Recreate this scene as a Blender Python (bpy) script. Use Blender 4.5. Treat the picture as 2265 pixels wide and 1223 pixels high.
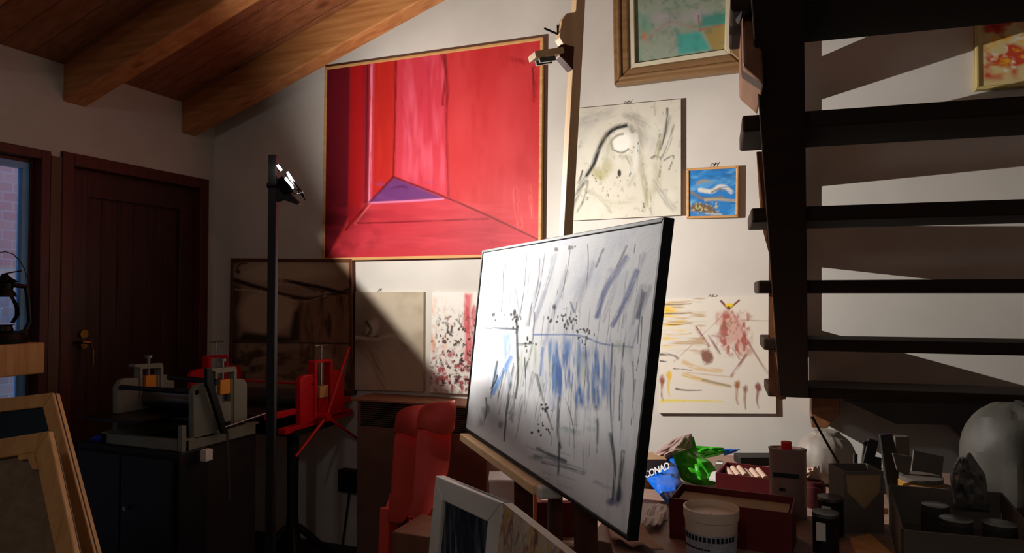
import bpy, math, random
import numpy as np
from mathutils import Vector
random.seed(7); np.random.seed(7)
for o in list(bpy.data.objects): bpy.data.objects.remove(o)
SC = bpy.context.scene; COL = SC.collection

# ------------------------------------------------------------------ camera
F, W, H = 1526.0, 2265, 1223
C = np.array([3.31, -3.29, 1.41]); YAW = math.radians(21.73); PITCH = math.radians(1.464)
FW = np.array([-math.sin(YAW)*math.cos(PITCH), math.cos(YAW)*math.cos(PITCH), math.sin(PITCH)])
RT = np.array([math.cos(YAW), math.sin(YAW), 0.0]); UP = np.cross(RT, FW)
cd = bpy.data.cameras.new('camera'); cam = bpy.data.objects.new('camera', cd); COL.objects.link(cam)
cam.location = C; cam.rotation_euler = (math.pi/2+PITCH, 0, YAW)
cd.sensor_width = 36; cd.lens = 36*F/W; cd.clip_start = .05
SC.camera = cam
SC.view_settings.view_transform = 'Standard'; SC.view_settings.look = 'None'
SC.view_settings.gamma = 1; SC.view_settings.use_curve_mapping = False
SC.view_settings.exposure = 0.0
# ------------------------------------------------------------------ world: blue dusk outside the window
wd = bpy.data.worlds.new('dusk'); SC.world = wd; wd.use_nodes = True
bg = wd.node_tree.nodes['Background']; bg.inputs[0].default_value = (.42, .55, .9, 1); bg.inputs[1].default_value = 1.3

# measuring helpers: how far along the line of sight a plane of the room lies
def ray(px, py): return FW + RT*((px-W/2)/F) - UP*((py-H/2)/F)
def aty(px, py, Y): v = ray(px, py); return C + v*(Y-C[1])/v[1]
def atx(px, py, X): v = ray(px, py); return C + v*(X-C[0])/v[0]
def atz(px, py, Z): v = ray(px, py); return C + v*(Z-C[2])/v[2]
def atd(px, py, t): return C + ray(px, py)*t
def hat(px, t, Z):   # point in direction px at depth t, at height Z
    p = atd(px, 611, t); return np.array([p[0], p[1], Z])

# ------------------------------------------------------------------ the work lamp's light
LC = atd(641, 404, 2.65)                      # centre of the lamp's glowing window
LN = np.array([.614, .488, .622]); LN /= np.linalg.norm(LN)
LP = LC + LN*.012
def add_light(kind, name, loc, energy, color, **kw):
    l = bpy.data.lights.new(name, kind); l.energy = energy; l.color = color
    for k, v in kw.items(): setattr(l, k, v)
    o = bpy.data.objects.new(name, l); COL.objects.link(o); o.location = loc; return o
LCOL = (1.0, .962, .912)
sp = add_light('SPOT', 'work_lamp_spot', LP, 68, LCOL, spot_size=math.radians(180), spot_blend=.05, shadow_soft_size=.005)
sp.rotation_euler = Vector(LN).to_track_quat('-Z', 'Y').to_euler()
ar = add_light('AREA', 'work_lamp_panel', LP, 3, LCOL, shape='SQUARE', size=.02)
ar.rotation_euler = sp.rotation_euler

S2 = Vector((3.6, -.45, 1.15))-Vector(LP)
s2l = add_light('SPOT', 'work_lamp_beam', LP, 118, LCOL, spot_size=math.radians(108), spot_blend=.9, shadow_soft_size=.004)
s2l.rotation_euler = S2.to_track_quat('-Z', 'Y').to_euler()
FILL_POS = A0 = (3.0, -4.6, 2.75)      # fill light added behind the viewer, with a made-up pendant
add_light('POINT', 'fill_light', FILL_POS, 18, (1.0, .90, .81), shadow_soft_size=.08)
SC.cycles.diffuse_bounces = 8; SC.cycles.max_bounces = 12

# ------------------------------------------------------------------ materials
def new_mat(name):
    m = bpy.data.materials.new(name); m.use_nodes = True; return m, m.node_tree, m.node_tree.nodes['Principled BSDF']
def lin(c): return tuple((x/12.92 if x <= .04045 else ((x+.055)/1.055)**2.4) for x in c)
def mat(name, c, c2=None, rough=.6, metal=0, scale=(6, 6, 6), bump=.0, spec=.4, trans=0, alpha=1, detail=4, lo=.35, hi=.65, coord='Object', sss=0):
    m, nt, b = new_mat(name); N = nt.nodes; L = nt.links
    c = lin(c); c2 = lin(c2) if c2 else tuple(x*.82 for x in c)
    tc = N.new('ShaderNodeTexCoord'); mp = N.new('ShaderNodeMapping'); mp.inputs['Scale'].default_value = scale
    nz = N.new('ShaderNodeTexNoise'); nz.inputs['Scale'].default_value = 1; nz.inputs['Detail'].default_value = detail
    rp = N.new('ShaderNodeValToRGB'); e = rp.color_ramp.elements
    e[0].position = lo; e[0].color = (*c, 1); e[1].position = hi; e[1].color = (*c2, 1)
    L.new(tc.outputs[coord], mp.inputs[0]); L.new(mp.outputs[0], nz.inputs['Vector'])
    L.new(nz.outputs['Fac'], rp.inputs[0]); L.new(rp.outputs[0], b.inputs['Base Color'])
    b.inputs['Roughness'].default_value = rough; b.inputs['Metallic'].default_value = metal
    b.inputs['Specular IOR Level'].default_value = spec
    b.inputs['Transmission Weight'].default_value = trans; b.inputs['Alpha'].default_value = alpha
    if bump:
        bp = N.new('ShaderNodeBump'); bp.inputs['Strength'].default_value = bump; bp.inputs['Distance'].default_value = .01
        L.new(nz.outputs['Fac'], bp.inputs['Height']); L.new(bp.outputs[0], b.inputs['Normal'])
    return m
def wood(name, c, c2, along='x', knots=False, rough=.55, sc=1.0, spec=.35):
    m, nt, b = new_mat(name); N = nt.nodes; L = nt.links
    tc = N.new('ShaderNodeTexCoord'); mp = N.new('ShaderNodeMapping')
    mp.inputs['Scale'].default_value = {'x': (1.2*sc, 22*sc, 22*sc), 'y': (22*sc, 1.2*sc, 22*sc), 'z': (22*sc, 22*sc, 1.2*sc)}[along]
    nz = N.new('ShaderNodeTexNoise'); nz.inputs['Scale'].default_value = 1.6; nz.inputs['Detail'].default_value = 6; nz.inputs['Distortion'].default_value = .6
    rp = N.new('ShaderNodeValToRGB'); e = rp.color_ramp.elements
    e[0].position = .3; e[0].color = (*lin(c), 1); e[1].position = .75; e[1].color = (*lin(c2), 1)
    L.new(tc.outputs['Object'], mp.inputs[0]); L.new(mp.outputs[0], nz.inputs['Vector']); L.new(nz.outputs['Fac'], rp.inputs[0])
    out = rp.outputs[0]
    if knots:
        mk = N.new('ShaderNodeMapping'); mk.inputs['Scale'].default_value = {'x': (1.6, 5, 5), 'y': (5, 1.6, 5), 'z': (5, 5, 1.6)}[along]
        vo = N.new('ShaderNodeTexVoronoi'); vo.inputs['Scale'].default_value = 1.1
        L.new(tc.outputs['Object'], mk.inputs[0]); L.new(mk.outputs[0], vo.inputs['Vector'])
        r2 = N.new('ShaderNodeValToRGB'); r2.color_ramp.elements[0].position = .05; r2.color_ramp.elements[0].color = (.22, .1, .05, 1)
        r2.color_ramp.elements[1].position = .16; r2.color_ramp.elements[1].color = (1, 1, 1, 1)
        L.new(vo.outputs['Distance'], r2.inputs[0])
        mx = N.new('ShaderNodeMix'); mx.data_type = 'RGBA'; mx.blend_type = 'MULTIPLY'; mx.inputs[0].default_value = .85
        L.new(out, mx.inputs[6]); L.new(r2.outputs[0], mx.inputs[7]); out = mx.outputs[2]
    L.new(out, b.inputs['Base Color']); b.inputs['Roughness'].default_value = rough; b.inputs['Specular IOR Level'].default_value = spec
    bp = N.new('ShaderNodeBump'); bp.inputs['Strength'].default_value = .08; bp.inputs['Distance'].default_value = .01
    L.new(nz.outputs['Fac'], bp.inputs['Height']); L.new(bp.outputs[0], b.inputs['Normal'])
    return m
def emit(name, c, s):
    m, nt, b = new_mat(name); b.inputs['Base Color'].default_value = (*c, 1)
    b.inputs['Emission Color'].default_value = (*c, 1); b.inputs['Emission Strength'].default_value = s; return m
def glass(name, c=(1, 1, 1), rough=.0, mixf=.12):
    m, nt, b = new_mat(name); N = nt.nodes; L = nt.links
    N.remove(b); o = N['Material Output']; t = N.new('ShaderNodeBsdfTransparent'); t.inputs[0].default_value = (*c, 1)
    g = N.new('ShaderNodeBsdfGlossy'); g.inputs['Roughness'].default_value = rough; nz = N.new('ShaderNodeFresnel'); nz.inputs[0].default_value = 1.45
    mx = N.new('ShaderNodeMixShader'); L.new(nz.outputs[0], mx.inputs[0]); L.new(t.outputs[0], mx.inputs[1]); L.new(g.outputs[0], mx.inputs[2]); L.new(mx.outputs[0], o.inputs[0])
    return m
M = {}
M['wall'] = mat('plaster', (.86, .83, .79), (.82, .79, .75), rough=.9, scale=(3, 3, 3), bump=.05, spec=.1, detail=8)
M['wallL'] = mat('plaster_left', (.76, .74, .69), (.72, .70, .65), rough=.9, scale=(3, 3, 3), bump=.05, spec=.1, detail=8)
M['floor'] = mat('dark_floor', (.16, .14, .13), (.12, .10, .09), rough=.6, scale=(4, 4, 4))
M['dark_plaster'] = mat('dim_plaster', (.84, .85, .84), (.80, .81, .80), rough=.9)
M['beam'] = wood('beam_pine', (.76, .53, .32), (.60, .37, .19), 'x', knots=True)
M['pine'] = wood('pine', (.86, .66, .42), (.74, .52, .30), 'z')
M['pinex'] = wood('pine_long', (.86, .66, .42), (.74, .52, .30), 'x')
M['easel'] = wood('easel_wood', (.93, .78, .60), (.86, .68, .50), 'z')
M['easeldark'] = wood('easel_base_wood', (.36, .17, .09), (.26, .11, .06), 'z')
M['stair'] = wood('stair_wood', (.21, .15, .115), (.16, .11, .08), 'x', rough=.7, spec=.12)
M['stairend'] = wood('stair_wood_end', (.52, .34, .22), (.42, .25, .15), 'y', rough=.5)
M['door'] = wood('door_wood', (.25, .13, .09), (.17, .08, .05), 'z', rough=.4)
M['doorframe'] = wood('door_frame_wood', (.34, .14, .08), (.25, .09, .05), 'z', rough=.45)
M['black'] = mat('black_paint', (.05, .05, .05), (.035, .035, .035), rough=.55)
M['blackmetal'] = mat('black_metal', (.07, .07, .065), (.05, .05, .05), rough=.4, metal=.3)
M['soot'] = mat('soot_black', (.10, .10, .10), (.08, .08, .08), rough=1.0, spec=0)
M['soot'].node_tree.nodes['Principled BSDF'].inputs['Roughness'].default_value = 1
M['greymetal'] = mat('press_grey', (.50, .50, .44), (.44, .44, .38), rough=.5, metal=.1)
M['steel'] = mat('steel', (.55, .55, .54), (.45, .45, .45), rough=.3, metal=.9)
M['chrome'] = mat('chrome', (.85, .85, .85), (.8, .8, .8), rough=.15, metal=1)
M['brass'] = mat('brass', (.75, .58, .30), (.65, .48, .22), rough=.25, metal=1)
M['red'] = mat('red_paint', (.82, .03, .09), (.74, .02, .07), rough=.4)
M['redplastic'] = mat('red_plastic', (.93, .36, .31), (.90, .32, .27), rough=.35, scale=(3, 3, 3))
M['redbox'] = mat('red_card', (.42, .05, .075), (.37, .04, .06), rough=.6)
M['maroon'] = mat('maroon_paint', (.30, .05, .05), (.25, .04, .04))
M['ochre'] = mat('ochre_block', (.85, .55, .12), (.75, .45, .08), rough=.6)
M['white'] = mat('white_paint', (.88, .86, .82), (.82, .80, .76), rough=.5)
M['paper'] = mat('white_paper', (.90, .89, .88), (.84, .83, .82), rough=.8)
M['pinkcloth'] = mat('pink_cloth', (.80, .68, .60), (.70, .57, .50), rough=.9, scale=(5, 5, 5))
M['cream'] = mat('cream_liner', (.90, .86, .74), (.86, .80, .68), rough=.7)
M['gold'] = wood('gold_frame', (.60, .46, .31), (.46, .33, .20), 'x', rough=.35)
M['canvasback'] = mat('raw_canvas', (.54, .45, .36), (.48, .40, .31), rough=.9, scale=(40, 40, 40))
M['cardboard'] = mat('cardboard', (.62, .50, .36), (.55, .43, .30), rough=.85)
M['greycard'] = mat('grey_card', (.40, .36, .32), (.34, .30, .26), rough=.8)  # darkened to carry the shade of the table's right corner
M['tin'] = mat('printed_tin', (.62, .50, .46), (.52, .42, .38), rough=.45, metal=.2)
M['clear'] = mat('clear_plastic', (.85, .84, .84), (.8, .79, .79), rough=.25, alpha=.75)
M['baggy'] = mat('translucent_bag', (.62, .58, .54), (.54, .50, .46), rough=.5, scale=(12, 12, 12), bump=.3)  # tone lowered to stand for partial shade on the white bag
M['bagblue'] = mat('blue_bag', (.06, .42, .85), (.05, .36, .78), rough=.25, scale=(20, 20, 20), bump=.15)
M['baggreen'] = mat('green_bag', (.32, .85, .18), (.20, .68, .12), rough=.25, scale=(25, 25, 25), bump=.2)
M['bagclear'] = mat('crumpled_film', (.70, .58, .54), (.52, .40, .38), rough=.2, scale=(30, 30, 30), bump=.2, alpha=.85)
M['grille'] = mat('grille_slats', (.40, .34, .30), (.34, .29, .26), rough=.5)
M['tablewood'] = wood('table_wood', (.62, .50, .44), (.54, .42, .36), 'x', rough=.6)
M['darkunit'] = mat('dark_unit', (.18, .17, .16), (.14, .13, .12), rough=.7)
M['ink'] = mat('ink', (.08, .07, .09), rough=.7)
M['navy'] = mat('navy_picture', (.03, .15, .20), (.02, .11, .16), rough=.6)
M['glintblue'] = mat('glint_blue', (.10, .30, .85), rough=.4)
M['glass'] = glass('window_glass')
M['globe'] = glass('lantern_globe', (.75, .85, .95))
M['orange'] = mat('orange_card', (.95, .50, .05), rough=.6)
M['lamp'] = emit('lamp_glow', (1, .97, .9), 30)
def brick_mat():
    m, nt, b = new_mat('brick_outside'); N = nt.nodes; L = nt.links
    tc = N.new('ShaderNodeTexCoord'); mp = N.new('ShaderNodeMapping'); mp.inputs['Rotation'].default_value = (math.pi/2, 0, math.pi/2)
    br = N.new('ShaderNodeTexBrick'); br.inputs['Scale'].default_value = 4
    br.inputs['Color1'].default_value = (.36, .26, .25, 1); br.inputs['Color2'].default_value = (.42, .33, .31, 1); br.inputs['Mortar'].default_value = (.38, .38, .38, 1)
    cb = N.new('ShaderNodeSeparateXYZ'); cc = N.new('ShaderNodeCombineXYZ')
    L.new(tc.outputs['Object'], cb.inputs[0]); L.new(cb.outputs['Y'], cc.inputs['X']); L.new(cb.outputs['Z'], cc.inputs['Y'])
    L.new(cc.outputs[0], br.inputs['Vector']); L.new(br.outputs['Color'], b.inputs['Base Color']); b.inputs['Roughness'].default_value = .9
    return m
M['brick'] = brick_mat()
def plank_mat():
    m = wood('ceiling_boards', (.58, .37, .24), (.46, .26, .15), 'x', knots=True); nt = m.node_tree; N = nt.nodes; L = nt.links
    b = N['Principled BSDF']; src = b.inputs['Base Color'].links[0].from_socket
    tc = N.new('ShaderNodeTexCoord'); s = N.new('ShaderNodeSeparateXYZ'); L.new(tc.outputs['Object'], s.inputs[0])
    a = N.new('ShaderNodeMath'); a.operation = 'FRACT'; k = N.new('ShaderNodeMath'); k.operation = 'MULTIPLY'; k.inputs[1].default_value = 7.2
    L.new(s.outputs['Y'], k.inputs[0]); L.new(k.outputs[0], a.inputs[0])
    g = N.new('ShaderNodeMath'); g.operation = 'GREATER_THAN'; g.inputs[1].default_value = .03; L.new(a.outputs[0], g.inputs[0])
    mx = N.new('ShaderNodeMix'); mx.data_type = 'RGBA'; L.new(g.outputs[0], mx.inputs[0]); mx.inputs[6].default_value = (.05, .02, .01, 1); L.new(src, mx.inputs[7])
    L.new(mx.outputs[2], b.inputs['Base Color']); return m
M['planks'] = plank_mat()

# ------------------------------------------------------------------ mesh helpers
ORG = {}
class MB:
    def __init__(s): s.v = []; s.f = []; s.smooth = False
    def add(s, V, Fc):
        n = len(s.v); s.v += [tuple(float(c) for c in p) for p in V]; s.f += [tuple(i+n for i in q) for q in Fc]; return s
    def prism(s, pts, off):
        pts = [np.array(p, float) for p in pts]; off = np.array(off, float); n = len(pts)
        nrm = np.zeros(3)
        for i in range(n): nrm += np.cross(pts[i], pts[(i+1) % n])
        if nrm @ off > 0: pts = pts[::-1]
        V = pts+[p+off for p in pts]
        return s.add(V, [tuple(range(n)), tuple(range(2*n-1, n-1, -1))]+[(i, i+n, (i+1) % n+n, (i+1) % n)[::-1][::-1] for i in range(n)])
    def box(s, x0, x1, y0, y1, z0, z1):
        V = [(x, y, z) for z in (z0, z1) for y in (y0, y1) for x in (x0, x1)]
        return s.add(V, [(0, 2, 3, 1), (4, 5, 7, 6), (0, 1, 5, 4), (2, 6, 7, 3), (0, 4, 6, 2), (1, 3, 7, 5)])
    def obox(s, c, u, v, w):   # centre and three half-axes
        c, u, v, w = (np.array(a, float) for a in (c, u, v, w))
        if np.dot(np.cross(u, v), w) < 0: u = -u
        V = [c+a*u+b*v+d*w for d in (-1, 1) for b in (-1, 1) for a in (-1, 1)]
        return s.add(V, [(0, 2, 3, 1), (4, 5, 7, 6), (0, 1, 5, 4), (2, 6, 7, 3), (0, 4, 6, 2), (1, 3, 7, 5)])
    def bar(s, p0, p1, w, h, side=None):
        p0, p1 = np.array(p0, float), np.array(p1, float); d = p1-p0; l = np.linalg.norm(d); d /= l
        a = np.array(side, float) if side is not None else (np.array([0, 0, 1.]) if abs(d[2]) < .9 else np.array([1., 0, 0]))
        a = a-d*(a@d); a /= np.linalg.norm(a); b = np.cross(d, a)
        return s.obox((p0+p1)/2, d*l/2, a*w/2, b*h/2)
    def cyl(s, p0, p1, r0, r1=None, n=16):
        r1 = r0 if r1 is None else r1; p0, p1 = np.array(p0, float), np.array(p1, float); d = p1-p0; d /= np.linalg.norm(d)
        a = np.cross(d, [0, 0, 1.] if abs(d[2]) < .9 else [1., 0, 0]); a /= np.linalg.norm(a); b = np.cross(d, a)
        V = []
        for p, r in ((p0, r0), (p1, r1)):
            V += [p+r*(a*math.cos(t*2*math.pi/n)+b*math.sin(t*2*math.pi/n)) for t in range(n)]
        s.smooth = True
        return s.add(V, [tuple(range(n))[::-1], tuple(range(n, 2*n))]+[(i, (i+1) % n, (i+1) % n+n, i+n) for i in range(n)])
    def lathe(s, c, prof, n=28, cap=True, ex=1.0):   # prof: (r, z) list
        V = []; c = np.array(c, float)
        for r, z in prof: V += [c+np.array([r*math.cos(t*2*math.pi/n), ex*r*math.sin(t*2*math.pi/n), z]) for t in range(n)]
        m = len(prof); Fc = [(j*n+i, j*n+(i+1) % n, (j+1)*n+(i+1) % n, (j+1)*n+i) for j in range(m-1) for i in range(n)]
        if cap: Fc += [tuple(range(n))[::-1], tuple(range((m-1)*n, m*n))]
        s.smooth = True
        return s.add(V, Fc)
    def tube(s, P, r, n=8):
        P = [np.array(p, float) for p in P]
        for i in range(len(P)-1):
            s.cyl(P[i], P[i+1], r, n=n)
        return s
    def grid(s, G, th=0):      # G[j][i] points
        G = np.array(G, float); h, w = G.shape[:2]
        V = [tuple(p) for p in G.reshape(-1, 3)]
        s.smooth = True
        return s.add(V, [(j*w+i, j*w+i+1, (j+1)*w+i+1, (j+1)*w+i) for j in range(h-1) for i in range(w-1)])
    def build(s, name, m, parent=None, bevel=0, solid=0, sub=0, origin=None):
        me = bpy.data.meshes.new(name); V = np.array(s.v)
        if parent is not None: org = np.array(ORG[parent.name])
        elif origin is not None: org = np.array(origin)
        else: org = np.array([(V[:, 0].min()+V[:, 0].max())/2, (V[:, 1].min()+V[:, 1].max())/2, V[:, 2].min()])
        me.from_pydata([tuple(p) for p in (V-org)], [], s.f); me.update()
        o = bpy.data.objects.new(name, me); COL.objects.link(o); me.materials.append(m)
        if parent is not None: o.parent = parent
        else: o.location = org
        ORG[o.name] = tuple(org)
        if s.smooth:
            for p in me.polygons: p.use_smooth = True
            try: me.set_sharp_from_angle(angle=math.radians(35))
            except Exception: pass
        if solid: k = o.modifiers.new('solid', 'SOLIDIFY'); k.thickness = solid; k.offset = 0
        if bevel: k = o.modifiers.new('bevel', 'BEVEL'); k.width = bevel; k.segments = 2; k.limit_method = 'ANGLE'
        if sub: k = o.modifiers.new('sub', 'SUBSURF'); k.levels = sub; k.render_levels = sub
        return o
def tag(o, label, cat, group=None):
    o['label'] = label; o['category'] = cat
    if group: o['group'] = group
    return o
def struct(o): o['kind'] = 'structure'; return o
def thing(name, label, cat, loc, group=None):
    o = bpy.data.objects.new(name, None); COL.objects.link(o); o.location = tuple(float(c) for c in loc); ORG[o.name] = tuple(float(c) for c in loc)
    o.empty_display_size = .05
    return tag(o, label, cat, group)
def A(*c): return np.array(c, float)

# ------------------------------------------------------------------ room shell
CZ, SL = 2.545, .334
XR, YF = 6.4, -5.6
def ceilz(x): return CZ+SL*x
struct(MB().box(-.05, XR, YF, 0, -.08, 0).build('floor', M['floor']))
struct(MB().prism([A(-.2, 0, -.08), A(XR+.15, 0, -.08), A(XR+.15, 0, ceilz(XR)+.1), A(-.2, 0, ceilz(-.2)+.1)], A(0, .15, 0)).build('wall_back', M['wall']))
struct(MB().prism([A(-.2, YF, -.08), A(XR+.15, YF, -.08), A(XR+.15, YF, ceilz(XR)+.1), A(-.2, YF, ceilz(-.2)+.1)], A(0, -.15, 0)).build('wall_front', M['dark_plaster']))
struct(MB().box(XR, XR+.15, YF, 0, -.08, ceilz(XR)+.1).build('wall_right', M['dark_plaster']))
struct(MB().prism([A(-.2, YF-.1, CZ-.2*SL), A(XR+.2, YF-.1, ceilz(XR+.2)), A(XR+.2, .1, ceilz(XR+.2)), A(-.2, .1, CZ-.2*SL)], A(0, 0, .12)).build('ceiling', M['planks']))
# left wall with a window opening and a door opening
DY0, DY1, DZ = -.977, -.055, 2.112
WY0, WY1, WZ = -2.35, -1.03, 2.10
wl = MB()
wl.box(-.2, 0, YF, WY0, -.08, CZ+.02); wl.box(-.2, 0, WY1, DY0, -.08, CZ+.02); wl.box(-.2, 0, DY1, 0, -.08, CZ+.02)
wl.box(-.2, 0, WY0, WY1, WZ, CZ+.02); wl.box(-.2, 0, DY0, DY1, DZ, CZ+.02)
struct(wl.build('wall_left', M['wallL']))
# sloping beams
for i, (y0, y1) in enumerate([(-.2525, -.143), (-.968, -.85), (-1.685, -1.567), (-2.40, -2.283), (-3.118, -3.0), (-3.835, -3.717)]):
    b = MB().prism([A(-.05, y0, 2.362-.05*SL), A(XR, y0, 2.362+XR*SL), A(XR, y0, ceilz(XR)+.01), A(-.05, y0, ceilz(-.05)+.01)], A(0, y1-y0, 0))
    struct(b.build('trim_%d' % (i+1), M['beam'], bevel=.006))
# door
dr = MB(); dr.box(-.10, -.055, DY0+.06, DY1-.06, 0, DZ-.06)
for y0, y1 in ((DY0+.062, DY0+.17), (DY1-.17, DY1-.062)): dr.box(-.056, -.035, y0, y1, 0.0, DZ-.062)
dr.box(-.056, -.035, DY0+.17, DY1-.17, DZ-.20, DZ-.062); dr.box(-.056, -.035, DY0+.17, DY1-.17, .0, .18)
for k in range(1, 6):
    yy = DY0+.17+k*(DY1-DY0-.34)/6; dr.box(-.0555, -.051, yy-.004, yy+.004, .18, DZ-.2)
door = struct(dr.build('door_1', M['door'], bevel=.003))
fr = MB(); fr.box(-.12, .018, DY0, DY0+.062, 0, DZ); fr.box(-.12, .018, DY1-.062, DY1, 0, DZ); fr.box(-.12, .018, DY0+.062, DY1-.062, DZ-.062, DZ)
fr.build('door_frame', M['doorframe'], door, bevel=.004)
hp = atx(198, 765, .02); kp = atx(183, 752, -.033)
MB().cyl(A(-.034, kp[1], kp[2]+.03), A(-.020, kp[1], kp[2]+.03), .022).cyl(A(-.034, kp[1], kp[2]-.025), A(-.020, kp[1], kp[2]-.025), .02).build('lock_plate', M['brass'], door)
hm = MB(); hm.tube([A(-.034, hp[1]-.03, hp[2]+.02), A(.02, hp[1]-.03, hp[2]+.02), A(.03, hp[1], hp[2]+.015), A(.03, hp[1]+.012, hp[2]-.02), A(.03, hp[1]+.012, hp[2]-.10)], .008)
hm.build('door_handle', M['brass'], door)
# window
wn = MB()
def ring(mb, x0, x1, y0, y1, z0, z1, t):
    mb.box(x0, x1, y0, y0+t, z0, z1); mb.box(x0, x1, y1-t, y1, z0, z1); mb.box(x0, x1, y0+t, y1-t, z0, z0+t); mb.box(x0, x1, y0+t, y1-t, z1-t, z1)
ring(wn, -.14, .012, WY0, WY1, 0, WZ, .045)
win = struct(wn.build('window_1', M['doorframe'], bevel=.004))
sm = MB(); ring(sm, -.10, -.045, WY0+.045, WY1-.045, .045, WZ-.045, .018); sm.build('sash', M['doorframe'], win, bevel=.004)
sm = MB(); ring(sm, -.085, -.05, WY0+.063, WY1-.063, .063, WZ-.063, .030); sm.build('glazing_strip', mat('blue_strip', (.45, .70, .90), (.4, .64, .84), rough=.3), win)
MB().box(-.075, -.071, WY0+.07, WY1-.07, .07, WZ-.07).build('pane', M['glass'], win)
struct(MB().box(.0, .012, WY1, DY0, 0, WZ-.02).build('trim_7', wood('rough_strip', (.40, .30, .22), (.30, .22, .15), 'z')))
# brick wall outside
struct(MB().box(-1.6, -1.4, -4.5, 1.0, -.3, 3.2).build('wall_outside', M['brick']))
struct(MB().box(-1.4, -.2, -4.5, 1.0, -.3, -.1).build('floor_outside', M['dark_plaster']))

t = thing('fill_pendant', 'small white glass globe pendant added behind the viewer as fill light', 'lamp', FILL_POS)
pc_ = A(*FILL_POS); MB().cyl(pc_+A(0, 0, .12), A(pc_[0], pc_[1], ceilz(pc_[0])-.001), .004, n=8).build('cable', M['black'], t)
MB().lathe(pc_+A(0, 0, .10), [(.05, 0), (.05, .02), (.02, .04)], n=20).build('cap', M['brass'], t)
gl_ = MB().lathe(pc_, [(.11*math.sin(math.radians(a)), -.11*math.cos(math.radians(a))) for a in range(2, 160, 12)], n=24, cap=False).build('globe', M['globe'], t)

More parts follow.
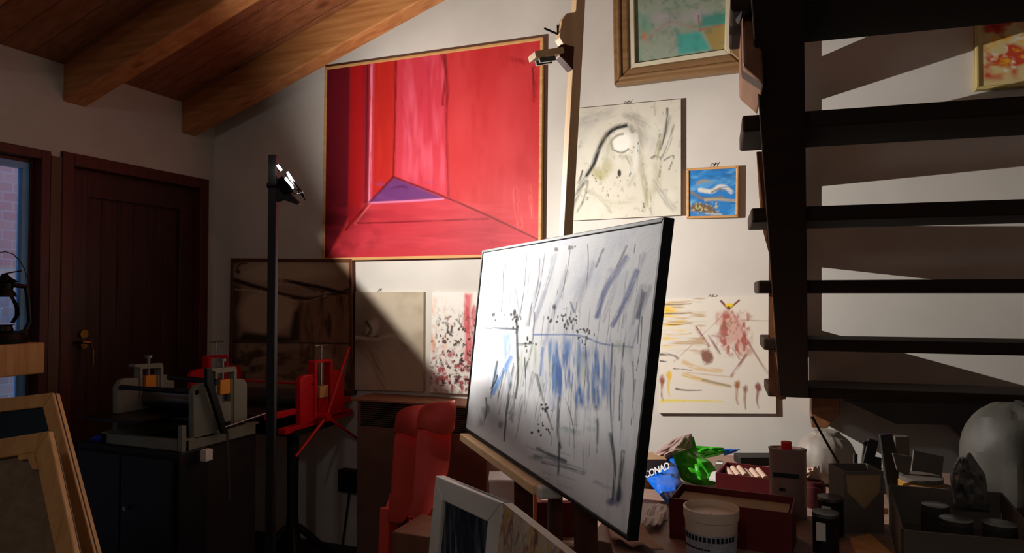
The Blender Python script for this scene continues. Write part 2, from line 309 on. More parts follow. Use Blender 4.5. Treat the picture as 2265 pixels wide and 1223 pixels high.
# ------------------------------------------------------------------ painted canvases
def srgb(c): return np.array(lin(c))
_lat = np.random.rand(64, 64)
def vnoise(X, Y, ox=0, oy=0):
    x = X+ox; y = Y+oy; xi = np.floor(x).astype(int); yi = np.floor(y).astype(int); fx = x-xi; fy = y-yi
    fx = fx*fx*(3-2*fx); fy = fy*fy*(3-2*fy); g = lambda a, b: _lat[a % 64, b % 64]
    return (g(xi, yi)*(1-fx)+g(xi+1, yi)*fx)*(1-fy)+(g(xi, yi+1)*(1-fx)+g(xi+1, yi+1)*fx)*fy
def fbm(X, Y, ox=0): return (vnoise(X, Y, ox)+.5*vnoise(X*2.1, Y*2.1, ox+7, 3)+.25*vnoise(X*4.3, Y*4.3, ox+13, 9))/1.75
class Paint:
    def __init__(s, TL, TR, BR, BL, nu, nv, base):
        u = np.linspace(0, 1, nu)[None, :, None]; v = np.linspace(0, 1, nv)[:, None, None]
        s.P = (TL*(1-u)+TR*u)*(1-v)+(BL*(1-u)+BR*u)*v
        q = s.P-C; z = q@FW; s.X = W/2+F*(q@RT)/z; s.Y = H/2-F*(q@UP)/z
        s.c = np.ones((nv, nu, 3))*srgb(base); s.nu, s.nv = nu, nv; s.u = u[..., 0]*np.ones((nv, 1)); s.vv = v[..., 0]*np.ones((1, nu))
    def mix(s, m, c): s.c += (srgb(c)-s.c)*np.clip(m, 0, 1)[..., None]
    def win(s, x0, y0, x1, y1):
        m = (s.X > x0) & (s.X < x1) & (s.Y > y0) & (s.Y < y1); rr = np.flatnonzero(m.any(1)); cc = np.flatnonzero(m.any(0))
        return None if len(rr) == 0 else (slice(rr[0], rr[-1]+1), slice(cc[0], cc[-1]+1))
    def line(s, pts, w, c, a=1., dry=0., soft=.5, taper=0, ax=0):
        if len(pts) > 2:    # smooth the stroke
            q = [pts[0]]+list(pts)+[pts[-1]]; out = []
            for i in range(1, len(q)-2):
                p0, p1, p2, p3 = (np.array(q[j], float) for j in (i-1, i, i+1, i+2))
                for k in range(4):
                    t = k/4; out.append(tuple(.5*(2*p1+(p2-p0)*t+(2*p0-5*p1+4*p2-p3)*t*t+(3*p1-p0-3*p2+p3)*t**3)))
            pts = out+[tuple(pts[-1])]
        xs = [p[0] for p in pts]; ys = [p[1] for p in pts]; g = w*1.2+2
        sl = s.win(min(xs)-g, min(ys)-g, max(xs)+g, max(ys)+g)
        if sl is None: return
        X, Y = s.X[sl], s.Y[sl]
        d = np.full(X.shape, 1e9); T = np.zeros(X.shape); n = len(pts)-1
        for i in range(n):
            (x0, y0), (x1, y1) = pts[i], pts[i+1]; dx, dy = x1-x0, y1-y0; L2 = dx*dx+dy*dy+1e-9
            t = np.clip(((X-x0)*dx+(Y-y0)*dy)/L2, 0, 1); e = np.hypot(X-x0-t*dx, Y-y0-t*dy)
            b = e < d; d = np.where(b, e, d); T = np.where(b, (i+t)/n, T)
        wl = w*(1-taper*T)/2
        m = np.clip((wl*(1+soft)-d)/(wl*2*soft+1e-6), 0, 1)
        if dry:
            x0, y0 = pts[0]; x1, y1 = pts[-1]; l = math.hypot(x1-x0, y1-y0)+1e-6; ca, sa = (x1-x0)/l, (y1-y0)/l
            m = m*np.clip((fbm((X*ca+Y*sa)/30, (-X*sa+Y*ca)/2.2, ax+x0)-.5*dry)*3.2, 0, 1)
        s.c[sl] += (srgb(c)-s.c[sl])*np.clip(m*a, 0, 1)[..., None]
    def poly(s, pts, c, a=1., soft=3):
        ins = np.zeros(s.X.shape, bool); d = np.full(s.X.shape, 1e9); n = len(pts)
        for i in range(n):
            (x0, y0), (x1, y1) = pts[i], pts[(i+1) % n]
            cr = ((y0 > s.Y) != (y1 > s.Y)) & (s.X < (x1-x0)*(s.Y-y0)/((y1-y0) if y1 != y0 else 1e-9)+x0); ins ^= cr
            dx, dy = x1-x0, y1-y0; L2 = dx*dx+dy*dy+1e-9; t = np.clip(((s.X-x0)*dx+(s.Y-y0)*dy)/L2, 0, 1)
            d = np.minimum(d, np.hypot(s.X-x0-t*dx, s.Y-y0-t*dy))
        s.mix(np.clip(.5+np.where(ins, d, -d)/(2*soft), 0, 1)*a, c)
    def blob(s, cx, cy, rx, ry, c, a=1., rot=0, soft=.4, rag=0.):
        R_ = max(rx, ry)*(1.3+soft+rag); sl = s.win(cx-R_, cy-R_, cx+R_, cy+R_)
        if sl is None: return
        X, Y = s.X[sl], s.Y[sl]
        ca, sa = math.cos(rot), math.sin(rot); x = (X-cx)*ca+(Y-cy)*sa; y = -(X-cx)*sa+(Y-cy)*ca
        r = np.hypot(x/rx, y/ry)
        if rag: r = r+rag*(fbm(X/9, Y/9, cx)-.5)*2
        s.c[sl] += (srgb(c)-s.c[sl])*np.clip(np.clip((1+soft-r)/(2*soft), 0, 1)*a, 0, 1)[..., None]
    def noise(s, c, a, sx, sy, thr=.5, gain=4, rot=0, box=None, ox=0):
        ca, sa = math.cos(rot), math.sin(rot); x = s.X*ca+s.Y*sa; y = -s.X*sa+s.Y*ca
        m = np.clip((fbm(x/sx, y/sy, ox)-thr)*gain, 0, 1)*a
        if box:
            x0, y0, x1, y1, f = box
            m = m*np.clip((s.X-x0)/f+.5, 0, 1)*np.clip((x1-s.X)/f+.5, 0, 1)*np.clip((s.Y-y0)/f+.5, 0, 1)*np.clip((y1-s.Y)/f+.5, 0, 1)
        s.mix(m, c)
    def mesh(s, name, back, side, parent, rough=.55, spec=.25):
        nu, nv = s.nu, s.nv; org = np.array(ORG[parent.name]); V = s.P.reshape(-1, 3)
        idx = np.arange(nu*nv).reshape(nv, nu)
        q = np.stack([idx[1:, :-1], idx[1:, 1:], idx[:-1, 1:], idx[:-1, :-1]], -1).reshape(-1, 4)
        k = nu*nv; nb = back/np.linalg.norm(back)
        cor = [s.P[0, 0], s.P[0, -1], s.P[-1, -1], s.P[-1, 0]]
        E = np.array([c+nb*.0006 for c in cor]+[c+back for c in cor])
        V = np.vstack([V, E])-org
        ext = [(k+3, k+2, k+1, k), (k+4, k+5, k+6, k+7), (k, k+1, k+5, k+4), (k+1, k+2, k+6, k+5), (k+2, k+3, k+7, k+6), (k+3, k, k+4, k+7)]
        me = bpy.data.meshes.new(name); me.from_pydata(V.tolist(), [], q.tolist()+ext)
        at = me.color_attributes.new('paint', 'FLOAT_COLOR', 'POINT')
        cc = np.ones((len(V), 4)); cc[:k, :3] = np.clip(s.c.reshape(-1, 3), 0, 1); cc[k:, :3] = srgb(side)
        at.data.foreach_set('color', cc.ravel().astype(np.float32)); me.update()
        mt, nt, b = new_mat('painted_'+name); a = nt.nodes.new('ShaderNodeAttribute'); a.attribute_name = 'paint'
        tc = nt.nodes.new('ShaderNodeTexCoord'); nz = nt.nodes.new('ShaderNodeTexNoise'); nz.inputs['Scale'].default_value = 120; nz.inputs['Detail'].default_value = 3
        bp = nt.nodes.new('ShaderNodeBump'); bp.inputs['Strength'].default_value = .12; bp.inputs['Distance'].default_value = .003
        nt.links.new(tc.outputs['Object'], nz.inputs['Vector']); nt.links.new(nz.outputs['Fac'], bp.inputs['Height']); nt.links.new(bp.outputs[0], b.inputs['Normal'])
        nt.links.new(a.outputs['Color'], b.inputs['Base Color']); b.inputs['Roughness'].default_value = rough; b.inputs['Specular IOR Level'].default_value = spec
        me.materials.append(mt); o = bpy.data.objects.new(name, me); COL.objects.link(o); o.parent = parent; ORG[o.name] = tuple(org)
        return o
def frame_parts(cor, wpx, mtl, front, depth, parent, name='frame', bevel=.003, back=None):
    """four mitred strips inside the four corner points (TL,TR,BR,BL); wpx = strip width in metres"""
    cor = [np.array(c, float) for c in cor]; m = MB(); n = 4
    cen = sum(cor)/4
    e0 = (cor[1]-cor[0])/np.linalg.norm(cor[1]-cor[0]); e1 = (cor[3]-cor[0])/np.linalg.norm(cor[3]-cor[0])
    ws = wpx if isinstance(wpx, (tuple, list)) else (wpx,)*4   # left, top, right, bottom
    inn = [cor[0]+e0*ws[0]+e1*ws[1], cor[1]-e0*ws[2]+e1*ws[1], cor[2]-e0*ws[2]-e1*ws[3], cor[3]+e0*ws[0]-e1*ws[3]]
    bk = np.array(back, float) if back is not None else A(0, 1, 0)
    for i in range(4):
        j = (i+1) % 4
        m.prism([cor[i]-bk*front, cor[j]-bk*front, inn[j]-bk*front, inn[i]-bk*front], bk*(depth+front))
    return m.build(name, mtl, parent, bevel=bevel), inn
def pic(name, label, px, yf, nu, nv, base, group=None, cat='painting'):
    cor = [aty(x, y, yf) for x, y in px]
    bc = (cor[2]+cor[3])/2
    t = thing(name, label, cat, (bc[0], bc[1], bc[2]), group)
    return t, cor, Paint(*cor, nu, nv, base)
BK = lambda yf: A(0, -yf-.001, 0)
def hook(parent, px, py, s=1.0):
    p = aty(px, py, -.012)
    MB().tube([p+A(-.018*s, 0, -.02*s), p+A(-.004*s, 0, .008*s), p+A(.008*s, 0, .0), p+A(.002*s, 0, -.012*s), p+A(.016*s, 0, .012*s)], .0013, n=5).build('hanging_wire', M['ink'], parent)
R = random.Random(3)
# --- large red abstract
yf = -.028
t, cor, p = pic('abstract_painting', 'largest red abstract painting with purple triangle and thin wooden frame', [(719, 149), (1202, 82), (1197, 567), (713, 577)], yf, 380, 360, (.78, .19, .20))
p.noise((.84, .27, .28), .55, 60, 130, .45, 3, box=(985, 0, 1300, 620, 60))
p.noise((.72, .12, .13), .5, 25, 90, .5, 3)
p.poly([(720, 140), (776, 140), (772, 480), (715, 590)], (.38, .03, .10), .95, 4); p.noise((.20, .02, .12), .7, 20, 60, .5, 3, box=(700, 100, 778, 330, 6))
p.poly([(776, 130), (806, 130), (803, 470), (770, 500)], (.66, .05, .07), .9, 2)
p.poly([(804, 130), (820, 130), (816, 450), (803, 470)], (.50, .03, .12), .8, 3)
p.line([(813, 130), (811, 300), (808, 455)], 3, (.30, .02, .08), .7, .4)
p.line([(822, 130), (820, 290), (817, 447)], 5, (.93, .55, .66), .9, .5); p.line([(828, 130), (826, 290), (822, 440)], 3, (.80, .25, .35), .8)
p.poly([(829, 110), (876, 110), (872, 392), (824, 442)], (.72, .13, .10), .95, 3); p.noise((.80, .18, .12), .5, 12, 80, .5, 3, box=(829, 100, 872, 420, 6))
p.poly([(878, 110), (984, 110), (988, 434), (874, 390)], (.80, .22, .28), .95, 3); p.noise((.90, .38, .46), .6, 14, 90, .5, 3, box=(880, 100, 985, 430, 8)); p.noise((.70, .12, .20), .5, 10, 70, .55, 3, box=(880, 100, 985, 430, 8))
p.line([(876, 110), (874, 260), (870, 392)], 5, (.45, .02, .05), .8, .3)
p.line([(983, 110), (991, 190), (987, 260), (992, 433)], 6, (.52, .04, .08), .75, .4); p.line([(978, 120), (986, 160), (980, 230)], 8, (.42, .03, .06), .7, .5)
p.line([(1130, 130), (1180, 150), (1182, 220)], 10, (.55, .05, .07), .5, .6); p.line([(1178, 150), (1182, 225)], 5, (.38, .03, .05), .7, .5)
p.line([(1140, 420), (1150, 500)], 14, (.97, .50, .48), .5, .7); p.line([(1170, 410), (1176, 480)], 8, (.97, .55, .5), .5, .7)
p.poly([(870, 392), (990, 436), (1215, 545), (1215, 600), (700, 600), (790, 480)], (.74, .19, .24), .8, 3)
p.noise((.83, .27, .30), .5, 90, 12, .45, 3, box=(800, 445, 1200, 600, 16)); p.noise((.60, .10, .16), .5, 100, 14, .5, 3, box=(720, 440, 1100, 600, 20))
p.poly([(870, 392), (980, 438), (815, 448)], (.42, .19, .42), 1, 2); p.noise((.52, .26, .50), .6, 30, 8, .5, 3, box=(830, 400, 960, 445, 8)); p.line([(866, 416), (890, 412), (900, 416)], 6, (.33, .08, .3), .7, .4)
p.line([(815, 449), (900, 445), (980, 440)], 4, (.85, .50, .65), .9)
p.line([(870, 391), (985, 436), (1090, 482), (1205, 537)], 4, (.42, .03, .05), .9, .2); p.line([(870, 391), (815, 450), (765, 508)], 5, (.40, .03, .05), .85, .25); p.line([(822, 448), (785, 495)], 4, (.92, .4, .42), .6, .5)
p.line([(790, 493), (860, 492), (960, 488), (1080, 484)], 3.5, (.50, .03, .08), .85, .3); p.noise((.35, .02, .05), .6, 40, 30, .52, 3, box=(700, 480, 840, 600, 40))
p.mesh('canvas', BK(yf), (.5, .1, .1), t)
frame_parts(cor, .016, M['pinex'], .006, .022, t)
# --- brown feather painting
yf = -.032
t, cor, p = pic('feather_painting', 'dark brown abstract painting with feathery arcs hanging low by the corner', [(511, 571), (779, 573), (783, 872), (507, 864)], yf, 240, 240, (.62, .50, .40))
p.poly([(505, 560), (535, 560), (530, 700), (520, 880), (500, 880)], (.22, .12, .08), .8, 6)
p.blob(620, 600, 110, 28, (.78, .68, .56), .9, -.05); p.blob(590, 690, 62, 50, (.76, .64, .52), .95, -.1, .15); p.line([(522, 600), (530, 585), (545, 582)], 4, (.3, .2, .15), .8); p.blob(527, 601, 5, 5, (.3, .2, .15), .9)
for k in range(7):
    x = 640+k*18; p.line([(x-30, 618+k*3), (x+20, 626+k*4), (x+58, 645+k)], 7, (.16, .08, .05), .85, .5, taper=.3)
p.line([(515, 618), (560, 632), (640, 655), (700, 660), (775, 640)], 9, (.14, .08, .05), .95, .2); p.line([(520, 640), (600, 648), (660, 668), (720, 655)], 3, (.8, .7, .6), .7)
p.poly([(540, 735), (640, 745), (650, 690), (668, 670), (665, 755), (600, 760), (520, 755)], (.13, .07, .05), .9, 5)
p.poly([(660, 665), (780, 650), (780, 820), (700, 760), (665, 760)], (.50, .33, .22), .7, 6); p.noise((.25, .13, .08), .8, 9, 60, .5, 4, box=(665, 650, 780, 860, 10))
p.line([(508, 756), (780, 760)], 4, (.12, .07, .05), .8, .2); p.noise((.16, .09, .06), .8, 26, 16, .5, 4, box=(505, 762, 700, 880, 8)); p.blob(650, 800, 40, 34, (.45, .30, .2), .5)
p.mesh('canvas', BK(yf), (.25, .15, .1), t)
fo, _ = frame_parts(cor, .02, wood('feather_frame', (.42, .24, .14), (.34, .18, .1), 'z'), .006, .028, t)
# --- small beige canvas
yf = -.025
t, cor, p = pic('beige_painting', 'small beige smoky canvas with dark swirl, above the fan heater', [(786, 646), (937, 646), (936, 866), (784, 862)], yf, 150, 200, (.76, .70, .61))
p.noise((.60, .52, .42), .6, 50, 40, .45, 3); p.blob(800, 735, 45, 50, (.36, .29, .22), .75, .3, .8); p.blob(825, 725, 12, 20, (.85, .80, .72), .8, .3); p.line([(810, 712), (820, 730), (812, 748), (835, 745)], 7, (.22, .16, .12), .85, .2)
p.line([(780, 745), (830, 750), (870, 742), (900, 760)], 8, (.85, .78, .68), .7, .4); p.line([(790, 760), (830, 800), (845, 860)], 18, (.48, .35, .26), .5, .6); p.line([(850, 770), (880, 800), (890, 850)], 14, (.82, .74, .64), .5, .6)
p.mesh('canvas', BK(yf), (.7, .65, .55), t); hook(t, 840, 640, .7)
# --- red floral
yf = -.022
t, cor, p = pic('splatter_painting', 'small white canvas with red and orange splatters, partly behind the easel painting', [(956, 647), (1092, 646), (1092, 874), (950, 868)], yf, 170, 240, (.93, .90, .86))
p.noise((.92, .62, .42), .8, 12, 40, .5, 4, box=(950, 660, 985, 780, 14)); p.poly([(1028, 650), (1044, 650), (1040, 720), (1050, 790), (1030, 790)], (.85, .25, .30), .8, 4); p.noise((.80, .30, .33), .8, 8, 30, .45, 4, box=(1022, 650, 1062, 800, 8))
p.noise((.66, .20, .22), .9, 7, 9, .47, 5, box=(950, 775, 1095, 870, 20)); p.noise((.20, .10, .10), .9, 5, 7, .56, 8, box=(950, 700, 1095, 870, 50))
p.noise((.85, .7, .62), .6, 10, 12, .5, 4, box=(950, 700, 1000, 800, 14)); p.line([(1000, 722), (998, 735)], 5, (.3, .2, .25), .9); p.line([(985, 705), (996, 700)], 4, (.6, .5, .4), .9)
p.mesh('canvas', BK(yf), (.8, .76, .7), t)
# --- ivory figure painting
yf = -.020
t, cor, p = pic('ivory_painting', 'ivory canvas with a black sweeping arc, hanging left of the small blue picture', [(1266, 241), (1506, 219), (1506, 476), (1262, 488)], yf, 300, 320, (.84, .81, .74))
p.noise((.72, .70, .68), .55, 50, 30, .5, 3, box=(1250, 200, 1530, 340, 30)); p.noise((.90, .88, .81), .6, 40, 50, .45, 3)
p.line([(1258, 475), (1290, 400), (1310, 368), (1322, 335), (1338, 303), (1360, 283), (1388, 277), (1400, 290)], 11, (.52, .50, .46), .8, .3)
p.line([(1298, 388), (1314, 362), (1325, 330), (1340, 303), (1358, 286), (1385, 278)], 7, (.08, .08, .10), .95, .1)
p.blob(1375, 315, 22, 24, (.97, .95, .90), .95, 0, .3); p.line([(1355, 330), (1352, 312), (1365, 300), (1378, 296)], 6, (.50, .48, .38), .7, .3); p.line([(1358, 332), (1375, 338), (1390, 330)], 4, (.30, .29, .24), .7, .2)
p.line([(1412, 290), (1416, 330), (1424, 400), (1440, 460)], 14, (.66, .63, .52), .6, .5); p.blob(1325, 385, 16, 12, (.66, .62, .38), .75, .4, .5, .4); p.blob(1345, 370, 10, 14, (.68, .64, .42), .6, 0, .5, .4)
p.blob(1370, 383, 4, 8, (.08, .08, .1), .95, 0, .3); p.line([(1384, 345), (1396, 370), (1392, 390)], 3, (.5, .48, .42), .6, .3)
p.line([(1476, 240), (1475, 270), (1470, 300), (1460, 330)], 5, (.22, .22, .22), .85, .45); p.line([(1490, 270), (1484, 305), (1472, 335), (1462, 350)], 6, (.35, .35, .3), .7, .5); p.line([(1462, 300), (1456, 330), (1450, 350)], 10, (.58, .54, .36), .7, .5)
p.line([(1440, 350), (1452, 345), (1462, 360), (1458, 390)], 5, (.35, .35, .3), .7, .5); p.line([(1468, 355), (1490, 345), (1480, 375)], 4, (.3, .3, .28), .7, .5)
p.line([(1280, 420), (1300, 400), (1292, 440), (1275, 470)], 5, (.28, .28, .25), .6, .5); p.line([(1288, 378), (1280, 405)], 5, (.15, .15, .16), .8, .4); p.line([(1295, 420), (1330, 440), (1350, 470)], 8, (.62, .60, .48), .6, .5)
p.line([(1425, 390), (1430, 440), (1424, 465)], 9, (.60, .58, .36), .6, .5); p.line([(1450, 400), (1470, 440), (1490, 460)], 14, (.55, .54, .50), .5, .6); p.noise((.42, .42, .36), .45, 9, 14, .66, 4)
for pts, w, c, a in (([(1290, 270), (1310, 255), (1350, 248)], 26, (.62, .60, .57), .45), ([(1400, 262), (1412, 280), (1420, 310)], 20, (.58, .56, .50), .5), ([(1384, 255), (1410, 262), (1425, 272)], 12, (.45, .44, .42), .5),
                     ([(1344, 310), (1346, 345), (1330, 370)], 16, (.66, .64, .50), .5), ([(1372, 345), (1395, 352), (1402, 385), (1390, 410)], 8, (.70, .68, .58), .6), ([(1330, 440), (1365, 452), (1400, 440)], 12, (.72, .70, .58), .5),
                     ([(1480, 260), (1470, 300)], 9, (.4, .4, .38), .5), ([(1440, 430), (1455, 400), (1450, 365)], 14, (.68, .66, .52), .5), ([(1285, 300), (1300, 280)], 20, (.70, .67, .64), .4), ([(1405, 300), (1408, 340), (1400, 380)], 10, (.93, .92, .88), .7)):
    p.line(pts, w, c, a, .35, soft=.95)
for cx, cy in ((1345, 425), (1300, 440), (1380, 400), (1425, 455), (1395, 330), (1318, 395)):
    for _ in range(5): p.blob(cx+R.gauss(0, 8), cy+R.gauss(0, 7), R.uniform(.8, 2), R.uniform(.8, 2.6), (.25, .25, .2), .7, 0, .4)
p.mesh('canvas', BK(yf), (.42, .30, .26), t); hook(t, 1385, 228)
# --- small blue picture
yf = -.018
t, cor, p = pic('seascape_painting', 'small bright blue seascape in a plain wooden frame', [(1519, 373), (1634, 366), (1633, 481), (1519, 484)], yf, 170, 170, (.18, .50, .78))
p.noise((.42, .70, .88), .7, 40, 12, .45, 4, rot=-.3); p.noise((.08, .35, .62), .6, 30, 9, .52, 4, rot=.15)
p.line([(1543, 405), (1556, 400), (1575, 404)], 7, (.62, .58, .48), .9, .3); p.line([(1548, 420), (1575, 423), (1590, 413), (1604, 414), (1617, 424)], 9, (.88, .86, .80), .95, .15); p.line([(1575, 425), (1592, 417), (1600, 422)], 4, (.55, .50, .40), .9)
p.line([(1528, 424), (1548, 437), (1570, 440), (1597, 436)], 7, (.52, .48, .38), .9, .25); p.line([(1560, 442), (1590, 441), (1625, 444)], 6, (.72, .66, .52), .9, .3)
p.poly([(1527, 458), (1540, 447), (1560, 452), (1575, 455), (1586, 470), (1598, 473), (1570, 474), (1545, 468), (1528, 466)], (.45, .38, .24), .95, 2); p.noise((.80, .72, .50), .9, 4, 4, .52, 6, box=(1527, 447, 1590, 473, 6)); p.line([(1560, 472), (1596, 474)], 3, (.75, .78, .8), .8)
p.mesh('canvas', BK(yf), (.4, .25, .2), t); frame_parts(cor, .0115, M['pinex'], .006, .014, t); hook(t, 1577, 364, .8)
# --- lower right canvas
yf = -.018
t, cor, p = pic('abstract_canvas', 'unframed ivory canvas with rust red scribble and yellow dabs beside the stair', [(1463, 661), (1712, 652), (1717, 915), (1456, 914)], yf, 300, 310, (.90, .86, .80))
p.noise((.95, .78, .30), .8, 40, 5, .5, 5, box=(1463, 668, 1515, 770, 14)); p.blob(1476, 684, 14, 8, (.95, .78, .12), .9, 0, .5, .4); p.noise((.75, .62, .45), .8, 50, 4, .52, 5, box=(1463, 655, 1560, 780, 12))
for yy, cl in ((693, (.45, .35, .28)), (717, (.4, .25, .22)), (739, (.85, .65, .2)), (673, (.5, .4, .3))): p.line([(1466, yy), (1490+R.random()*20, yy+1), (1530, yy-2)], 3.5, cl, .8, .5, taper=.5)
p.line([(1595, 666), (1612, 684)], 5, (.45, .18, .14), .95); p.line([(1635, 664), (1614, 682)], 4, (.5, .2, .15), .95); p.blob(1613, 675, 8, 5, (.96, .82, .1), .95); p.blob(1612, 680, 3, 3, (.1, .1, .1), .9)
p.line([(1612, 684), (1560, 735), (1490, 800)], 2.5, (.78, .66, .6), .8, .3); p.line([(1620, 690), (1660, 765), (1698, 825)], 5, (.66, .52, .46), .8, .3); p.line([(1640, 708), (1700, 710)], 2.5, (.7, .62, .58), .8, .2)
p.poly([(1588, 695), (1610, 688), (1640, 705), (1655, 760), (1660, 778), (1640, 782), (1625, 760), (1600, 770), (1605, 730), (1590, 715)], (.80, .50, .44), .6, 9); p.noise((.68, .30, .26), .85, 9, 14, .45, 5, box=(1588, 690, 1660, 785, 16)); p.noise((.55, .42, .28), .7, 7, 7, .55, 5, box=(1595, 700, 1630, 745, 10))
p.line([(1540, 725), (1567, 765)], 6, (.55, .2, .2), .9, .4); p.line([(1568, 742), (1592, 782)], 5, (.5, .35, .32), .9, .4); p.line([(1575, 742), (1610, 748)], 4, (.7, .55, .5), .7, .4)
p.blob(1563, 790, 12, 14, (.50, .28, .20), .9, 0, .3, .6); p.line([(1650, 785), (1618, 832)], 6, (.55, .28, .26), .85, .35); p.line([(1620, 770), (1636, 795)], 3, (.7, .5, .4), .8, .3)
p.line([(1460, 784), (1490, 786), (1500, 794)], 5, (.30, .25, .25), .9, .5); p.line([(1457, 798), (1475, 800)], 3, (.2, .2, .22), .9, .3); p.line([(1490, 815), (1530, 818)], 3, (.35, .3, .3), .9, .4)
p.line([(1512, 800), (1545, 815), (1595, 820)], 9, (.86, .70, .45), .8, .4); p.line([(1512, 828), (1560, 842), (1615, 855)], 8, (.85, .68, .32), .85, .35); p.line([(1555, 840), (1615, 854)], 5, (.5, .48, .44), .7, .4); p.line([(1520, 824), (1620, 834)], 3, (.8, .7, .6), .7, .3)
p.line([(1496, 860), (1520, 863), (1552, 863)], 5, (.40, .25, .25), .85, .4, taper=.6); p.line([(1462, 887), (1500, 886), (1600, 888)], 8, (.93, .83, .35), .85, .4, taper=.6)
for x, y, cl in ((1465, 845, (.58, .30, .22)), (1480, 835, (.9, .72, .2)), (1631, 855, (.62, .38, .12)), (1649, 865, (.58, .36, .28)), (1677, 862, (.52, .24, .24))):
    p.blob(x, y-5, 6, 9, cl, .9, 0, .4, .4); p.line([(x, y), (x-2, y+22), (x+1, y+40)], 8, cl, .75, .45, taper=.6)
p.mesh('canvas', BK(yf), (.62, .60, .56), t); hook(t, 1572, 655, .8)
# --- green picture in gold frame
yf = -.03
oc = [(1355, -150), (1660, -200), (1656, 156), (1361, 192)]
t, cor, p = pic('green_painting', 'teal and grey abstract in wide gilded frame with cream liner at the top', [(1402, -90), (1612, -120), (1609, 114), (1405, 138)], yf, 220, 260, (.62, .66, .58))
p.noise((.32, .62, .50), .8, 40, 50, .45, 4, box=(1390, -120, 1440, 150, 30)); p.noise((.72, .66, .70), .8, 60, 40, .45, 3, box=(1440, -100, 1560, 100, 40)); p.noise((.55, .58, .50), .6, 30, 30, .5, 3)
p.poly([(1497, 76), (1548, 69), (1573, 110), (1500, 122)], (.20, .66, .62), .85, 5); p.poly([(1552, 35), (1612, 25), (1612, 56), (1550, 60)], (.10, .56, .50), .8, 6); p.poly([(1555, 66), (1612, 54), (1612, 114), (1575, 112)], (.66, .55, .28), .9, 4)
p.blob(1425, 80, 5, 8, (.85, .45, .25), .8, 0, .8); p.line([(1430, 90), (1480, 50), (1548, 66)], 8, (.70, .52, .50), .5, .4); p.line([(1545, 35), (1548, 68)], 4, (.62, .35, .38), .8, .4); p.line([(1548, 66), (1600, 55)], 5, (.72, .42, .25), .7, .4); p.noise((.30, .50, .42), .5, 14, 14, .55, 4)
p.mesh('canvas', BK(yf), (.3, .3, .25), t)
oc3 = [aty(x, y, yf) for x, y in oc]
g, inn = frame_parts(oc3, .075, M['gold'], .03, .029, t, bevel=.008)
frame_parts([oc3[0]+A(.018, 0, -.018), oc3[1]+A(-.018, 0, -.018), oc3[2]+A(-.018, 0, .018), oc3[3]+A(.018, 0, .018)], .022, M['gold'], .042, .02, t, 'frame_moulding', bevel=.01)
frame_parts(inn, .026, M['cream'], .018, .02, t, 'liner')
# --- yellow and red picture behind the stair
yf = -.03
t, cor, p = pic('flower_painting', 'red and yellow floral painting in pale yellow frame behind the stair treads', [(2156, 0), (2430, -30), (2432, 178), (2158, 199)], yf, 160, 130, (.86, .78, .55))
p.noise((.80, .22, .12), .95, 40, 22, .42, 5, box=(2175, 30, 2420, 175, 14)); p.noise((.95, .70, .20), .9, 22, 14, .5, 5, box=(2185, 60, 2400, 160, 16)); p.noise((.60, .05, .08), .9, 30, 20, .5, 4, box=(2180, 0, 2420, 90, 18)); p.noise((.95, .92, .85), .9, 14, 12, .56, 5, box=(2190, 80, 2300, 160, 10))
p.mesh('canvas', BK(yf), (.8, .72, .5), t); frame_parts(cor, .012, mat('pale_yellow_frame', (.86, .78, .50), (.80, .70, .42)), .008, .028, t)

# ------------------------------------------------------------------ easel painting
q = [(1069.5, 557.6), (1469, 488), (1390.6, 1188.5), (1030, 947)]
D = [ray(*a) for a in q]; zz = np.linalg.svd(np.array([D[0], -D[1], D[2], -D[3]]).T)[2][-1]; zz /= zz[0]
EC = [C+D[i]*zz[i]*2.34 for i in range(4)]
eu = EC[1]-EC[0]; ew = np.linalg.norm(eu); eu = eu/ew; ev = EC[3]-EC[0]; eh = np.linalg.norm(ev); ev = ev/eh
en = np.cross(eu, ev); en /= np.linalg.norm(en)
if en@(C-EC[0]) > 0: en = -en      # en points to the back of the canvas
t = thing('easel_painting', 'white canvas with blue and black dripping strokes in thin black frame, on the easel', 'painting', (EC[2]+EC[3])/2)
p = Paint(*EC, 620, 520, (.93, .93, .94))
def rl(n, x0, y0, x1, y1, dx, dy, w, cols, a=.8, dry=.45, taper=.5, seed=1):
    r = random.Random(seed)
    for _ in range(n):
        x = r.uniform(x0, x1); y = r.uniform(y0, y1); k = r.uniform(.5, 1.3)
        p.line([(x, y), (x+dx*k*.5+r.uniform(-3, 3), y+dy*k*.5), (x+dx*k, y+dy*k)], r.uniform(w*.5, w*1.4), r.choice(cols), a*r.uniform(.5, 1), dry, taper=taper, ax=r.random()*50)
p.noise((.74, .77, .86), .6, 26, 90, .48, 3, rot=.25, box=(1180, 480, 1480, 800, 60)); p.noise((.76, .78, .82), .3, 12, 120, .5, 4, box=(1060, 860, 1480, 1200, 60))
rl(16, 1120, 560, 1440, 640, -45, 150, 13, [(.55, .57, .66), (.66, .67, .74), (.58, .56, .62)], .6, .5, seed=2)
for pts, w, c in (([(1385, 570), (1340, 640), (1320, 700)], 13, (.33, .38, .62)), ([(1408, 600), (1385, 660), (1355, 720)], 12, (.30, .36, .62)), ([(1425, 650), (1410, 702)], 11, (.24, .26, .42)),
                  ([(1335, 552), (1318, 590)], 6, (.2, .22, .28)), ([(1386, 545), (1365, 590)], 6, (.45, .38, .45)), ([(1405, 540), (1402, 560)], 3, (.2, .2, .25)), ([(1120, 580), (1114, 612)], 7, (.45, .46, .48)),
                  ([(1270, 690), (1262, 668)], 5, (.4, .42, .55)), ([(1135, 600), (1142, 650), (1150, 700)], 4, (.6, .6, .66))): p.line(pts, w, c, .9, .25, taper=.2)
